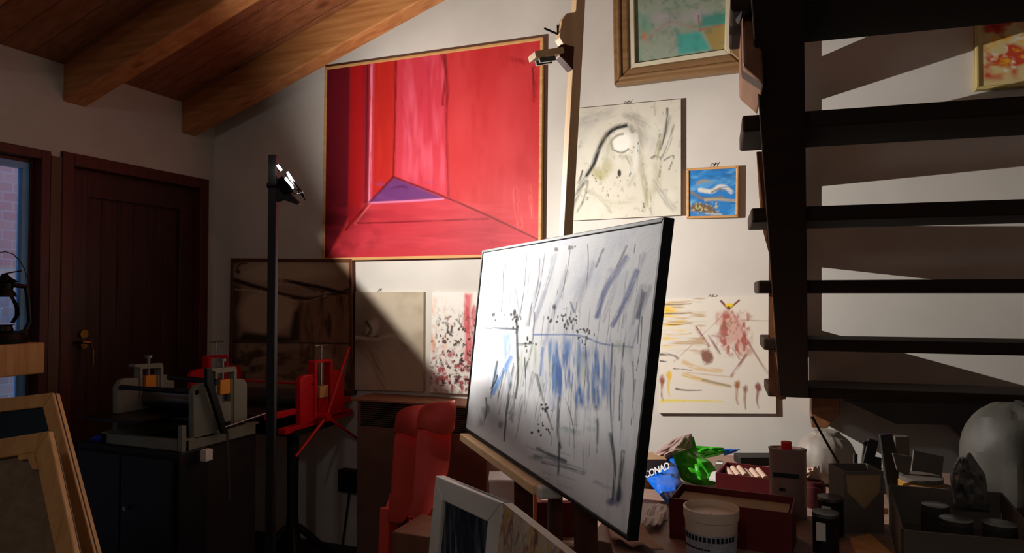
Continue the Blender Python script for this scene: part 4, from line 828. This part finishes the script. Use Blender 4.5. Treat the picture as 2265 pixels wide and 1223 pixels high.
p.mesh('canvas', bv*.022, (.82, .76, .68), t)
wc = hat(935, 2.45, 0); tag(MB().box(wc[0]-.06, wc[0]+.08, wc[1]-.10, wc[1]+.10, 0, .60).build('wooden_box', wood('box_wood', (.52, .34, .26), (.44, .27, .20), 'z'), bevel=.004), 'tall plain wooden box standing under the front red chair, left of the white frame', 'box')
# stack of canvases lower left
def backcanvas(name, label, TR, dTR, TLd, lean_px, inner, fm, w, dz, cross=True):
    pass
def stackpic(name, label, pTL, pTR, dl, dr, pBR, dBR, kind):
    TL = atd(*pTL, dl); TR = atd(*pTR, dr); BR = atd(*pBR, dBR)
    dn = BR-TR; k = (TR[2])/(TR[2]-BR[2]); dn = dn*k; BR = TR+dn; BL = TL+dn*(TL[2]/TR[2])
    u = (TR-TL)/np.linalg.norm(TR-TL); bkv = np.cross(u, dn); bkv /= np.linalg.norm(bkv)
    if bkv@(C-TL) > 0: bkv = -bkv
    t = thing(name, label, 'painting', (BL+BR)/2)
    return t, [TL, TR, BR, BL], bkv
t, cor, bv = stackpic('stretched_canvas', 'back of a stretched canvas with pine corner wedges, frontmost at lower left', (-120, 990), (107, 953), 1.75, 1.72, (168, 1235), 1.62, 0)
m = MB(); m.prism([c+bv*.018 for c in cor], bv*.003); m.build('canvas', M['canvasback'], t)
frame_parts(cor, .05, M['pine'], 0, .018, t, 'stretcher', back=bv)
u_ = (cor[1]-cor[0])/np.linalg.norm(cor[1]-cor[0]); d_ = (cor[2]-cor[1])/np.linalg.norm(cor[2]-cor[1])
kc = cor[1]-u_*.05+d_*.05
MB().prism([kc, kc-u_*.045, kc-u_*.045+d_*.012, kc-u_*.02+d_*.014, kc-u_*.014+d_*.04, kc+d_*.045], bv*.012).build('corner_wedge', M['pine'], t)
t, cor, bv = stackpic('framed_picture', 'dark blue picture in a pine frame behind the frontmost stretched canvas', (-120, 895), (116, 868), 1.95, 1.93, (212, 1235), 1.80, 0)
MB().prism([c+bv*.008 for c in cor], bv*.006).build('picture', M['navy'], t); frame_parts(cor, .04, M['pine'], .0, .03, t, back=bv)
t, cor, bv = stackpic('plain_panel', 'thin brown wooden panel at the rear of the lower left stack', (-120, 1010), (148, 962), 2.12, 2.1, (222, 1235), 1.98, 0)
MB().prism(cor, bv*.012).build('panel', wood('panel_wood', (.50, .34, .22), (.42, .27, .17), 'z'), t)
# wooden plank before the window with the lantern
a = atx(100, 757, .22); b = atx(100, 825, .22)
t = tag(MB().box(.012, .22, -2.6, a[1], b[2], a[2]).build('window_plank', M['pine'], bevel=.006), 'thick pale wooden plank shelf crossing the window, under the lantern', 'shelf')
lc = atx(8, 757, .12); lc[2] = a[2]; lh = atx(8, 605, .12)[2]-lc[2]
t = thing('oil_lantern', 'black hurricane oil lantern with wire handle standing before the window', 'lantern', lc)
s = lh/.30
MB().lathe(lc, [(.085*s, 0), (.088*s, .02*s), (.075*s, .045*s), (.035*s, .055*s), (.03*s, .075*s), (.04*s, .08*s)], n=24).build('fuel_tank', M['blackmetal'], t)
MB().lathe(lc, [(.036*s, .085*s), (.055*s, .12*s), (.052*s, .16*s), (.032*s, .20*s)], n=24, cap=False).build('glass_globe', M['globe'], t)
MB().lathe(lc, [(.045*s, .20*s), (.04*s, .215*s), (.03*s, .23*s), (.035*s, .26*s), (.05*s, .265*s), (.02*s, .285*s), (.01*s, .30*s)], n=20).build('chimney', M['blackmetal'], t)
for sg in (-1, 1):
    MB().tube([lc+A(0, sg*.04*s, .25*s), lc+A(0, sg*.09*s, .245*s), lc+A(0, sg*.098*s, .20*s), lc+A(0, sg*.108*s, .09*s), lc+A(0, sg*.09*s, .05*s), lc+A(0, sg*.05*s, .035*s)], .010*s, n=10).build('side_tube', M['blackmetal'], t)
MB().tube([lc+A(0, .10*s*math.cos(k*math.pi/10), .225*s+.17*s*math.sin(k*math.pi/10)) for k in range(11)], .0022, n=5).build('handle', M['blackmetal'], t)
MB().tube([lc+A(.0, .0, .30*s), lc+A(.0, .07*s, .315*s)], .003, n=5).build('lift_wire', M['blackmetal'], t)

# ------------------------------------------------------------------ table and clutter
TZ = .77
t = thing('work_table', 'long paint table covered with paper and clutter below the stair', 'table', (3.6, -.95, 0))
MB().prism([A(2.82, -1.52, TZ-.04), A(2.885, -1.535, TZ-.04), A(2.92, -1.64, TZ-.04), A(4.7, -1.64, TZ-.04), A(4.7, -.4, TZ-.04), A(2.82, -.4, TZ-.04)], A(0, 0, .04)).build('table_top', M['tablewood'], t, bevel=.003)
for x in (2.89, 4.64):
    for y in (-1.46, -.46): MB().box(x-.03, x+.03, y-.03, y+.03, 0, TZ-.04).build('leg', M['tablewood'], t, bevel=.003)
SZ = .60
t = thing('side_table', 'low side table behind the easel uprights holding the clear tub and red tin', 'table', (2.50, -.8, 0))
MB().box(2.22, 2.79, -1.14, -.50, SZ-.03, SZ).build('table_top', M['tablewood'], t, bevel=.003)
for x in (2.27, 2.74):
    for y in (-1.09, -.55): MB().box(x-.025, x+.025, y-.025, y+.025, 0, SZ-.03).build('leg', M['tablewood'], t, bevel=.003)
def on(px, py, Z=TZ): return atz(px, py, Z)
def fbox(name, label, cat, px0, px1, pyb, h, depth, mtl, wall=.004, open_=True, rot=0, z=TZ, group=None, lid=None):
    """box whose front bottom edge runs px0..px1 at row pyb on the table"""
    pa, pb2 = pyb if isinstance(pyb, tuple) else (pyb, pyb)
    a, b = on(px0, pa, z), on(px1, pb2, z)
    u = (b-a); w = np.linalg.norm(u); u /= w; v = np.cross([0, 0, 1.], u)
    t = thing(name, label, cat, (a+b)/2+v*depth/2, group); c = (a+b)/2+v*depth/2
    cen = lambda hh: c+A(0, 0, hh)
    if open_:
        m = MB(); m.obox(cen(wall/2), u*w/2, v*depth/2, A(0, 0, wall/2))
        m.obox(c-v*(depth/2-wall/2)+A(0, 0, h/2+wall/2), u*w/2, v*wall/2, A(0, 0, h/2-wall/2)); m.obox(c+v*(depth/2-wall/2)+A(0, 0, h/2+wall/2), u*w/2, v*wall/2, A(0, 0, h/2-wall/2))
        for s_ in (-1, 1): m.obox(c+s_*u*(w/2-wall/2)+A(0, 0, h/2+wall/2), u*wall/2, v*(depth/2-wall), A(0, 0, h/2-wall/2))
        m.build('body', mtl, t)
    else: MB().obox(cen(h/2), u*w/2, v*depth/2, A(0, 0, h/2)).build('body', mtl, t, bevel=.002)
    return t, c, u, v, w
def crumple(name, label, cat, pts, depth, thick, mtl, seed=1, amp=.012, n=12, parent=None, z_of=None):
    """crumpled sheet bag: outline in pixels (left list, right list of same length)"""
    L_, R_ = pts; r = np.random.RandomState(seed); G = []
    k = len(L_)
    nz = r.rand(n+1, n+1)
    for side in (0, 1):
        rows = []
        for j in range(n+1):
            f = j/n*(k-1); i0 = min(int(f), k-2); ff = f-i0
            xl, yl = [L_[i0][q]*(1-ff)+L_[i0+1][q]*ff for q in (0, 1)]; xr, yr = [R_[i0][q]*(1-ff)+R_[i0+1][q]*ff for q in (0, 1)]
            row = []
            for i in range(n+1):
                u = i/n; x = xl+(xr-xl)*u; y = yl+(yr-yl)*u
                edge = math.sin(u*math.pi)*math.sin(max(.0, min(1, (j+.0)/n))*math.pi)
                dd = (depth if not isinstance(depth, tuple) else depth[0]+(depth[1]-depth[0])*j/n)+(-1 if side == 0 else 1)*(thick*edge**.6)+(nz[j, i]-.5)*amp*2.2*min(1, edge*3)
                row.append(atd(x, y, dd))
            rows.append(row)
        G.append(rows)
    m = MB(); m.grid(G[0]); m.grid([rr[::-1] for rr in G[1]])
    o = m.build(name, mtl, parent, sub=1)
    if parent is None: tag(o, label, cat)
    return o
# papers and cloth on the table
def sheetz(name, label, cat, px, mtl, th=.002, z=TZ, bump=0, seed=0):
    P_ = [on(x, y, z+.0005) for x, y in px]; r = np.random.RandomState(seed)
    if not bump: return tag(MB().prism(P_, A(0, 0, th)).build(name, mtl), label, cat)
    G = []
    for j in range(17):
        v = j/16; row = []
        for i in range(17):
            u = i/16; q_ = (P_[0]*(1-u)+P_[1]*u)*(1-v)+(P_[3]*(1-u)+P_[2]*u)*v; row.append(q_+A(0, 0, .004+bump*(fbm(np.array([[u*5+seed]]), np.array([[v*4]]))[0, 0])))
        G.append(row)
    return tag(MB().grid(G).build(name, mtl, solid=.002), label, cat)
sheetz('crumpled_cloth', 'rumpled pinkish cloth on the table right of the easel post', 'cloth', [(1334, 1122), (1402, 1158), (1468, 1232), (1352, 1208)], M['pinkcloth'], bump=.02, seed=3)
sheetz('paper_sheet', 'white sheet of paper lying under the bags on the table', 'paper', [(1405, 1112), (1476, 1117), (1478, 1150), (1405, 1168)], M['paper'], th=.002)
sheetz('folded_paper', 'crumpled white plastic sheet by the red box on the table', 'paper', [(1440, 1125), (1478, 1130), (1462, 1172), (1416, 1175)], M['paper'], bump=.02, seed=8, z=TZ+.002)
fbox('cardboard_box', 'plain tan cardboard box behind the blue bag', 'box', 1414, 1476, 1080, .095, .10, M['cardboard'], open_=False)
# clear food box left of the easel uprights
t, c, u, v, w = fbox('storage_tub', 'clear plastic storage tub with lid left of the easel upright', 'container', 1082, 1146, 1116, .085, .12, M['clear'], z=SZ)
MB().obox(c+A(0, 0, .091), u*(w/2+.004), v*.064, A(0, 0, .005)).build('lid', M['clear'], t, bevel=.002)
MB().obox(c+A(0, 0, .03), u*(w/2-.012), v*.045, A(0, 0, .02)).build('contents', M['greycard'], t, bevel=.003)
t, c, u, v, w = fbox('orange_folder', 'orange card folder standing behind the easel upright', 'folder', 1180, 1216, 1150, .13, .02, M['orange'], open_=False, z=SZ)
t, c, u, v, w = fbox('red_paint_tin', 'small red box with a label seen between the easel uprights', 'box', 1188, 1270, 1188, .115, .10, M['redbox'], open_=False, z=SZ)
MB().obox(c+A(0, 0, .117), u*(w*.38), v*.04, A(0, 0, .002)).build('label', M['pinkcloth'], t)
# bags
tb = thing('shopping_bag', 'shiny blue and clear shopping bag with white lettering beside the painting edge', 'bag', on(1475, 1115))
crumple('bag_body', '', '', ([(1425, 1052), (1430, 1060), (1450, 1085), (1475, 1113)], [(1486, 1004), (1500, 1040), (1510, 1075), (1496, 1113)]), (2.34, 2.085), .035, M['bagblue'], 4, .008, parent=tb)
crumple('clear_top', '', '', ([(1490, 970), (1455, 995), (1432, 1012), (1424, 1052)], [(1531, 958), (1530, 990), (1510, 1000), (1486, 1008)]), (2.40, 2.33), .03, M['bagclear'], 9, .016, parent=tb)
cu = bpy.data.curves.new('CONAD', 'FONT'); cu.body = 'CONAD'; cu.size = .040; cu.extrude = .0005; cu.offset = .0007; cu.space_character = .95
to = bpy.data.objects.new('lettering', cu); COL.objects.link(to); to.parent = tb
cu.materials.append(M['paper'])
pl_ = atd(1427, 1058, 2.27); pr_ = atd(1479, 1037, 2.20); tu = Vector(pr_-pl_).normalized(); tn = Vector(-FW)+Vector(LP-pl_).normalized()*.8; tn = (tn-tu*tn.dot(tu)).normalized(); tv = tn.cross(tu)
from mathutils import Matrix
loc = Vector(pl_)-Vector(ORG[tb.name])
to_m = Matrix(((tu.x, tv.x, tn.x, loc.x), (tu.y, tv.y, tn.y, loc.y), (tu.z, tv.z, tn.z, loc.z), (0, 0, 0, 1)))
cu.size = .031; bpy.context.view_layer.update(); me_ = bpy.data.meshes.new_from_object(to.evaluated_get(bpy.context.evaluated_depsgraph_get())); bpy.data.objects.remove(to)
me_.transform(to_m); to = bpy.data.objects.new('lettering', me_); COL.objects.link(to); to.parent = tb
tg = thing('green_bag', 'crumpled bright green plastic bag with blue tip, beside the red boxes', 'bag', on(1545, 1090))
crumple('bag_body', '', '', ([(1515, 968), (1484, 998), (1492, 1030), (1508, 1062), (1540, 1073)], [(1534, 965), (1545, 1005), (1572, 1020), (1588, 1046), (1582, 1073)]), (2.42, 2.29), .04, M['baggreen'], 12, .014, parent=tg)
crumple('bag_strip', '', '', ([(1532, 985), (1530, 1000), (1536, 1018)], [(1600, 990), (1612, 1000), (1580, 1010)]), 2.46, .012, M['baggreen'], 14, .008, parent=tg)
crumple('blue_tip', '', '', ([(1600, 992), (1602, 1008)], [(1638, 994), (1622, 1002)]), 2.46, .008, M['bagblue'], 15, .004, parent=tg)
sheetz('white_leaflet', 'white folded leaflet poking out between green bag and red box', 'paper', [(1568, 1062), (1588, 1020), (1600, 1024), (1585, 1066)], M['paper'], z=TZ+.04, th=.006)
# boxes
t, c, u, v, w = fbox('black_tray', 'flat black tray behind the open red box', 'tray', 1638, 1720, 1030, .03, .08, M['black'], open_=False)
t, c, u, v, w = fbox('small_red_box', 'open red box filled with paper scraps and beige rolls', 'box', 1583, 1712, (1098, 1116), .075, .16, M['redbox'], z=TZ)
for k in range(6):
    a0 = c+u*(-.06+.02*k)+A(0, 0, .06+.004*(k % 3)); MB().cyl(a0-v*.05+u*.02, a0+v*.05-u*.02, .009, n=10).build('paper_roll', M['pinkcloth'], t)
t, c, u, v, w = fbox('large_red_box', 'large low red cardboard box behind the white tub', 'box', 1481, 1752, (1190, 1232), .105, .15, M['redbox'])
MB().obox(c+A(0, 0, .06), u*(w/2-.012), v*.06, A(0, 0, .03)).build('brown_lining', M['cardboard'], t)
tb_ = hat(1569, 1.63, TZ)
t = thing('plastic_tub', 'white round plastic tub with blurred label, nearest on the table', 'tub', tb_)
MB().lathe(tb_, [(.002, 0.003), (.050, 0), (.053, .004), (.060, .118), (.063, .120), (.0635, .142), (.060, .143), (.059, .128), (.002, .126)], n=40, cap=False).build('tub_body', mat('tub_plastic', (.88, .78, .69), (.84, .74, .65), rough=.45), t)
MB().lathe(tb_, [(.0545, .02), (.0598, .092)], n=40, cap=False).build('label', mat('tub_label', (.72, .70, .72), (.62, .60, .64), rough=.6, scale=(60, 60, 120)), t)
lm = MB()
for k in range(15):
    a = math.radians(195+k*9.5); rr_ = .0602; z_ = .083
    lm.obox(tb_+A(math.cos(a)*rr_, math.sin(a)*rr_, z_), A(-math.sin(a), math.cos(a), 0)*.0030, A(0, 0, .0055), A(math.cos(a), math.sin(a), 0)*.0006)
for k in range(11):
    a = math.radians(200+k*7); lm.obox(tb_+A(math.cos(a)*.0590, math.sin(a)*.0590, .060), A(-math.sin(a), math.cos(a), 0)*.0026, A(0, 0, .0018), A(math.cos(a), math.sin(a), 0)*.0006)
lm.build('label_print', M['ink'], t)
# solvent tin
tp = hat(1738, 2.0, TZ)
t = thing('solvent_tin', 'tall oval metal tin with red screw cap behind the red box', 'tin', tp)
MB().lathe(tp, [(.048, 0), (.050, .003), (.050, .19), (.052, .193), (.052, .197), (.046, .197), (.045, .193), (.001, .193)], n=32, cap=False, ex=.6).build('tin_body', M['tin'], t)
MB().lathe(tp+A(-.003, 0, .193), [(.0145, 0), (.0145, .022), (.001, .0225)], n=20, cap=False).build('cap', M['red'], t)
MB().obox(tp+A(-.005, -.0305, .125), A(.035, 0, 0), A(0, .0012, 0), A(0, 0, .006)).obox(tp+A(-.015, -.0305, .085), A(.008, 0, 0), A(0, .0012, 0), A(0, 0, .004)).build('label_print', M['ink'], t)
# round white bag
bc = hat(1822, 2.35, TZ)
G = []
m = MB(); prof = [(.02, 0), (.075, .01), (.098, .05), (.098, .09), (.085, .13), (.06, .155), (.045, .160), (.046, .176)]
m.lathe(bc+A(0, 0, .006), prof, n=36, cap=True)
r = np.random.RandomState(3); m.v = [tuple(np.array(p_)+r.normal(0, .0022, 3)) for p_ in m.v]
tag(m.build('white_plastic_bag', M['baggy'], sub=1), 'puffed white translucent bag behind the solvent tin', 'bag')
tag(MB().tube([atd(1797, 923, 2.0), atd(1832, 985, 2.03), atd(1868, 1048, 2.06)], .0035, n=8).tube([atd(1796, 921, 2.0), atd(1800, 929, 2.0)], .005, n=8).build('paint_stick', M['ink']), 'long thin dark stick leaning in front of the white bag', 'stick')
rj = hat(1796, 2.1, TZ); t = thing('red_jar', 'short dark red jar under the crumpled tissue beside the solvent tin', 'jar', rj)
MB().lathe(rj, [(.030, 0), (.032, .004), (.032, .062), (.026, .066)], n=26).build('jar_body', M['maroon'], t); MB().lathe(rj+A(0, 0, .066), [(.028, 0), (.028, .010), (.001, .0105)], n=26, cap=False).build('lid', M['maroon'], t)
crumple('crumpled_tissue', 'small crumpled pale red tissue next to the solvent tin', 'tissue', ([(1776, 1036), (1774, 1060)], [(1812, 1030), (1818, 1064)]), 2.1, .02, M['pinkcloth'], 31, .02, n=10)
def can(px, depth, r_, h, label):
    b_ = hat(px, depth, TZ); t = thing('paint_can', label, 'can', b_, 'small dark paint cans')
    MB().lathe(b_, [(r_, 0), (r_, h), (r_*1.03, h+.002)], n=28).build('can_body', M['black'], t)
    MB().lathe(b_+A(0, 0, h), [(r_*1.04, -.004), (r_*1.04, .004), (r_*.85, .003)], n=28).build('lid', M['steel'], t)
    MB().obox(b_+A(-.4*r_, -r_*.93, h*.62), A(r_*.35, 0, 0), A(0, .002, 0), A(0, 0, h*.22)).build('label', M['white'], t)
can(1831, 1.86, .031, .095, 'rear small dark paint can with a pale metal lid'); can(1820, 1.72, .030, .098, 'front small dark paint can with label and metal lid')
tag(MB().prism([on(x, y) for x, y in ((1795, 1240), (1832, 1240), (1822, 1205), (1805, 1203))], A(0, 0, .004)).build('wood_scrap', M['pinkcloth']), 'small pale triangular wood scrap in front of the paint cans', 'scrap')
t, c, u, v, w = fbox('brush_carton', 'upright grey carton with pale pointed flap label holding brushes', 'carton', 1868, 1956, 1180, .165, .09, M['greycard'])
f_ = c-v*.0455
MB().prism([f_+A(0, 0, .155)-u*w*.45, f_+A(0, 0, .155)+u*w*.42, f_+A(0, 0, .11)+u*w*.38, f_+A(0, 0, .065)+u*.0, f_+A(0, 0, .11)-u*w*.42], -v*.0015).build('flap', M['cardboard'], t)
for i, (x0, y0, x1, y1, wd_, lb) in enumerate([(1908, 1040, 1932, 972, .030, 'broad dark brush handle leaning right in the grey carton'), (1905, 1040, 1916, 976, .014, 'narrow brush handle at the left of the carton'), (1936, 1045, 1938, 1010, .03, 'rounded grey brush end in the carton'), (1890, 1042, 1892, 1003, .012, 'short pale brush at the carton edge')]):
    tag(MB().bar(atd(x0, y0+30, 1.95), atd(x1, y1, 1.95+.01*i), wd_, .008, side=RT).build('paint_brush', M['darkunit'], bevel=.003), lb, 'brush', 'brushes in the grey carton')
tag(MB().prism([atd(x, y, 2.1) for x, y in ((1947, 962), (1974, 959), (1990, 1022), (1996, 1114), (1968, 1114))], FW*.012).build('dark_board', M['darkunit'], bevel=.002), 'dark narrow board standing right of the grey carton', 'board')
tag(MB().prism([atd(x, y, 2.25) for x, y in ((1980, 966), (2012, 966), (2014, 1085), (1982, 1085))], FW*.03).build('grey_carton', M['greycard'], bevel=.002), 'small upright grey carton behind the dark board', 'carton')
tag(MB().prism([atd(x, y, 2.05) for x, y in ((2022, 996), (2088, 1010), (2082, 1062), (2015, 1052))], FW*.006).build('stiff_card', M['greycard']), 'tilted stiff grey card above the yellow tin', 'card')
tag(MB().prism([atd(x, y, 2.0) for x, y in ((1975, 1003), (2018, 1010), (2010, 1056), (1985, 1040))], FW*.006).build('folded_card', M['greycard']), 'folded grey card leaning left of the stiff card', 'card')
yt = hat(2030, 2.0, TZ); t = thing('yellow_jar', 'dull yellow cylindrical jar inside the cluttered right corner', 'jar', yt)
MB().lathe(yt, [(.058, 0), (.058, .10), (.054, .105)], n=30).build('jar_body', mat('dull_yellow', (.62, .44, .16), (.54, .38, .12)), t); MB().lathe(yt+A(0, 0, .105), [(.056, 0), (.056, .012), (.03, .013)], n=30).build('lid', M['greycard'], t)
# cardboard crate at the lower right with jar lids
ca_ = on(1984, 1262); cb_ = on(2330, 1300); 
a0 = hat(1985, 1.58, TZ); a1 = hat(2300, 1.50, TZ); u = a1-a0; w = np.linalg.norm(u); u /= w; v = hat(1958, 1.95, TZ)-a0; dp = np.linalg.norm(v); v /= dp
hC = .105; t = thing('cardboard_crate', 'open shallow cardboard crate of jars in the lower right corner', 'box', (a0+a1)/2)
m = MB(); wl_ = .006
m.prism([a0, a1, a1+v*dp, a0+v*dp], A(0, 0, .004)); m.prism([a0, a1, a1+v*wl_, a0+v*wl_], A(0, 0, hC)); m.prism([a0+v*dp, a1+v*dp, a1+v*(dp+wl_), a0+v*(dp+wl_)], A(0, 0, hC)); m.prism([a0, a0+u*wl_, a0+u*wl_+v*dp, a0+v*dp], A(0, 0, hC)); m.prism([a1, a1-u*wl_, a1-u*wl_+v*dp, a1+v*dp], A(0, 0, hC))
m.build('body', M['greycard'], t)
for fx, fy, rr_, hh, lb in ((.13, .15, .035, .092, 'left jar with pale metal lid in the cardboard crate'), (.22, .15, .036, .090, 'second jar with pale lid in the cardboard crate'), (.10, .27, .032, .09, 'dark jar at the rear of the cardboard crate')):
    jb = a0+u*fx+v*fy+A(0, 0, .005); tj = thing('lidded_jar', lb, 'jar', jb, 'jars in the crate')
    MB().lathe(jb, [(rr_*.95, 0), (rr_, .004), (rr_, hh-.012), (rr_*.9, hh-.008)], n=26).build('jar_body', M['darkunit'], tj); MB().lathe(jb+A(0, 0, hh-.008), [(rr_*1.0, 0), (rr_*1.0, .010), (rr_*.9, .011)], n=26).build('lid', M['steel'], tj)
# big pale bag at right edge
bb = hat(2235, 2.05, TZ+.0); m = MB()
m.lathe(bb+A(0, 0, .012), [(.09, 0), (.125, .03), (.138, .10), (.135, .17), (.12, .23), (.095, .27), (.07, .295), (.03, .31)], n=22, cap=True)
r = np.random.RandomState(8); m.v = [tuple(np.array(p_)+r.normal(0, .007, 3)) for p_ in m.v]
tag(m.build('large_white_bag', mat('bag_shade_grey', (.34, .32, .29), (.29, .27, .24), rough=.6, scale=(10, 10, 10), bump=.3), sub=1), 'large bulging pale bag at the right edge of the table', 'bag')  # white bag coloured dark grey to stand for the corner's shade
crumple('crumpled_film', 'crumpled dark transparent film left of the large pale bag', 'film', ([(2120, 1012), (2100, 1050), (2110, 1120)], [(2146, 1000), (2180, 1050), (2190, 1130)]), 1.85, .03, mat('dark_film', (.42, .40, .38), (.34, .32, .30), rough=.4, scale=(30, 30, 30), bump=.2), 41, .02, n=14)
# pale wood offcut in front
tag(MB().prism([on(x, y) for x, y in ((1880, 1200), (1925, 1190), (1990, 1250), (1910, 1270))], A(0, 0, .012)).build('wood_offcut', M['pine']), 'flat pale wooden offcut in front of the grey carton', 'wood')
# low shelf unit behind the chairs, under the canvas
x0_, x1_ = aty(1000, 950, -.35)[0], aty(1100, 950, -.35)[0]
tag(MB().prism([A(2.12, -.62, .0), A(2.20, -.64, .0), A(2.05, -.27, .88), A(1.97, -.25, .88)], A(.01, .02, 0)).build('leaning_board', wood('board_wood', (.50, .38, .32), (.42, .31, .26), 'z'), bevel=.002), 'pale narrow board leaning below the left end of the easel painting', 'board')
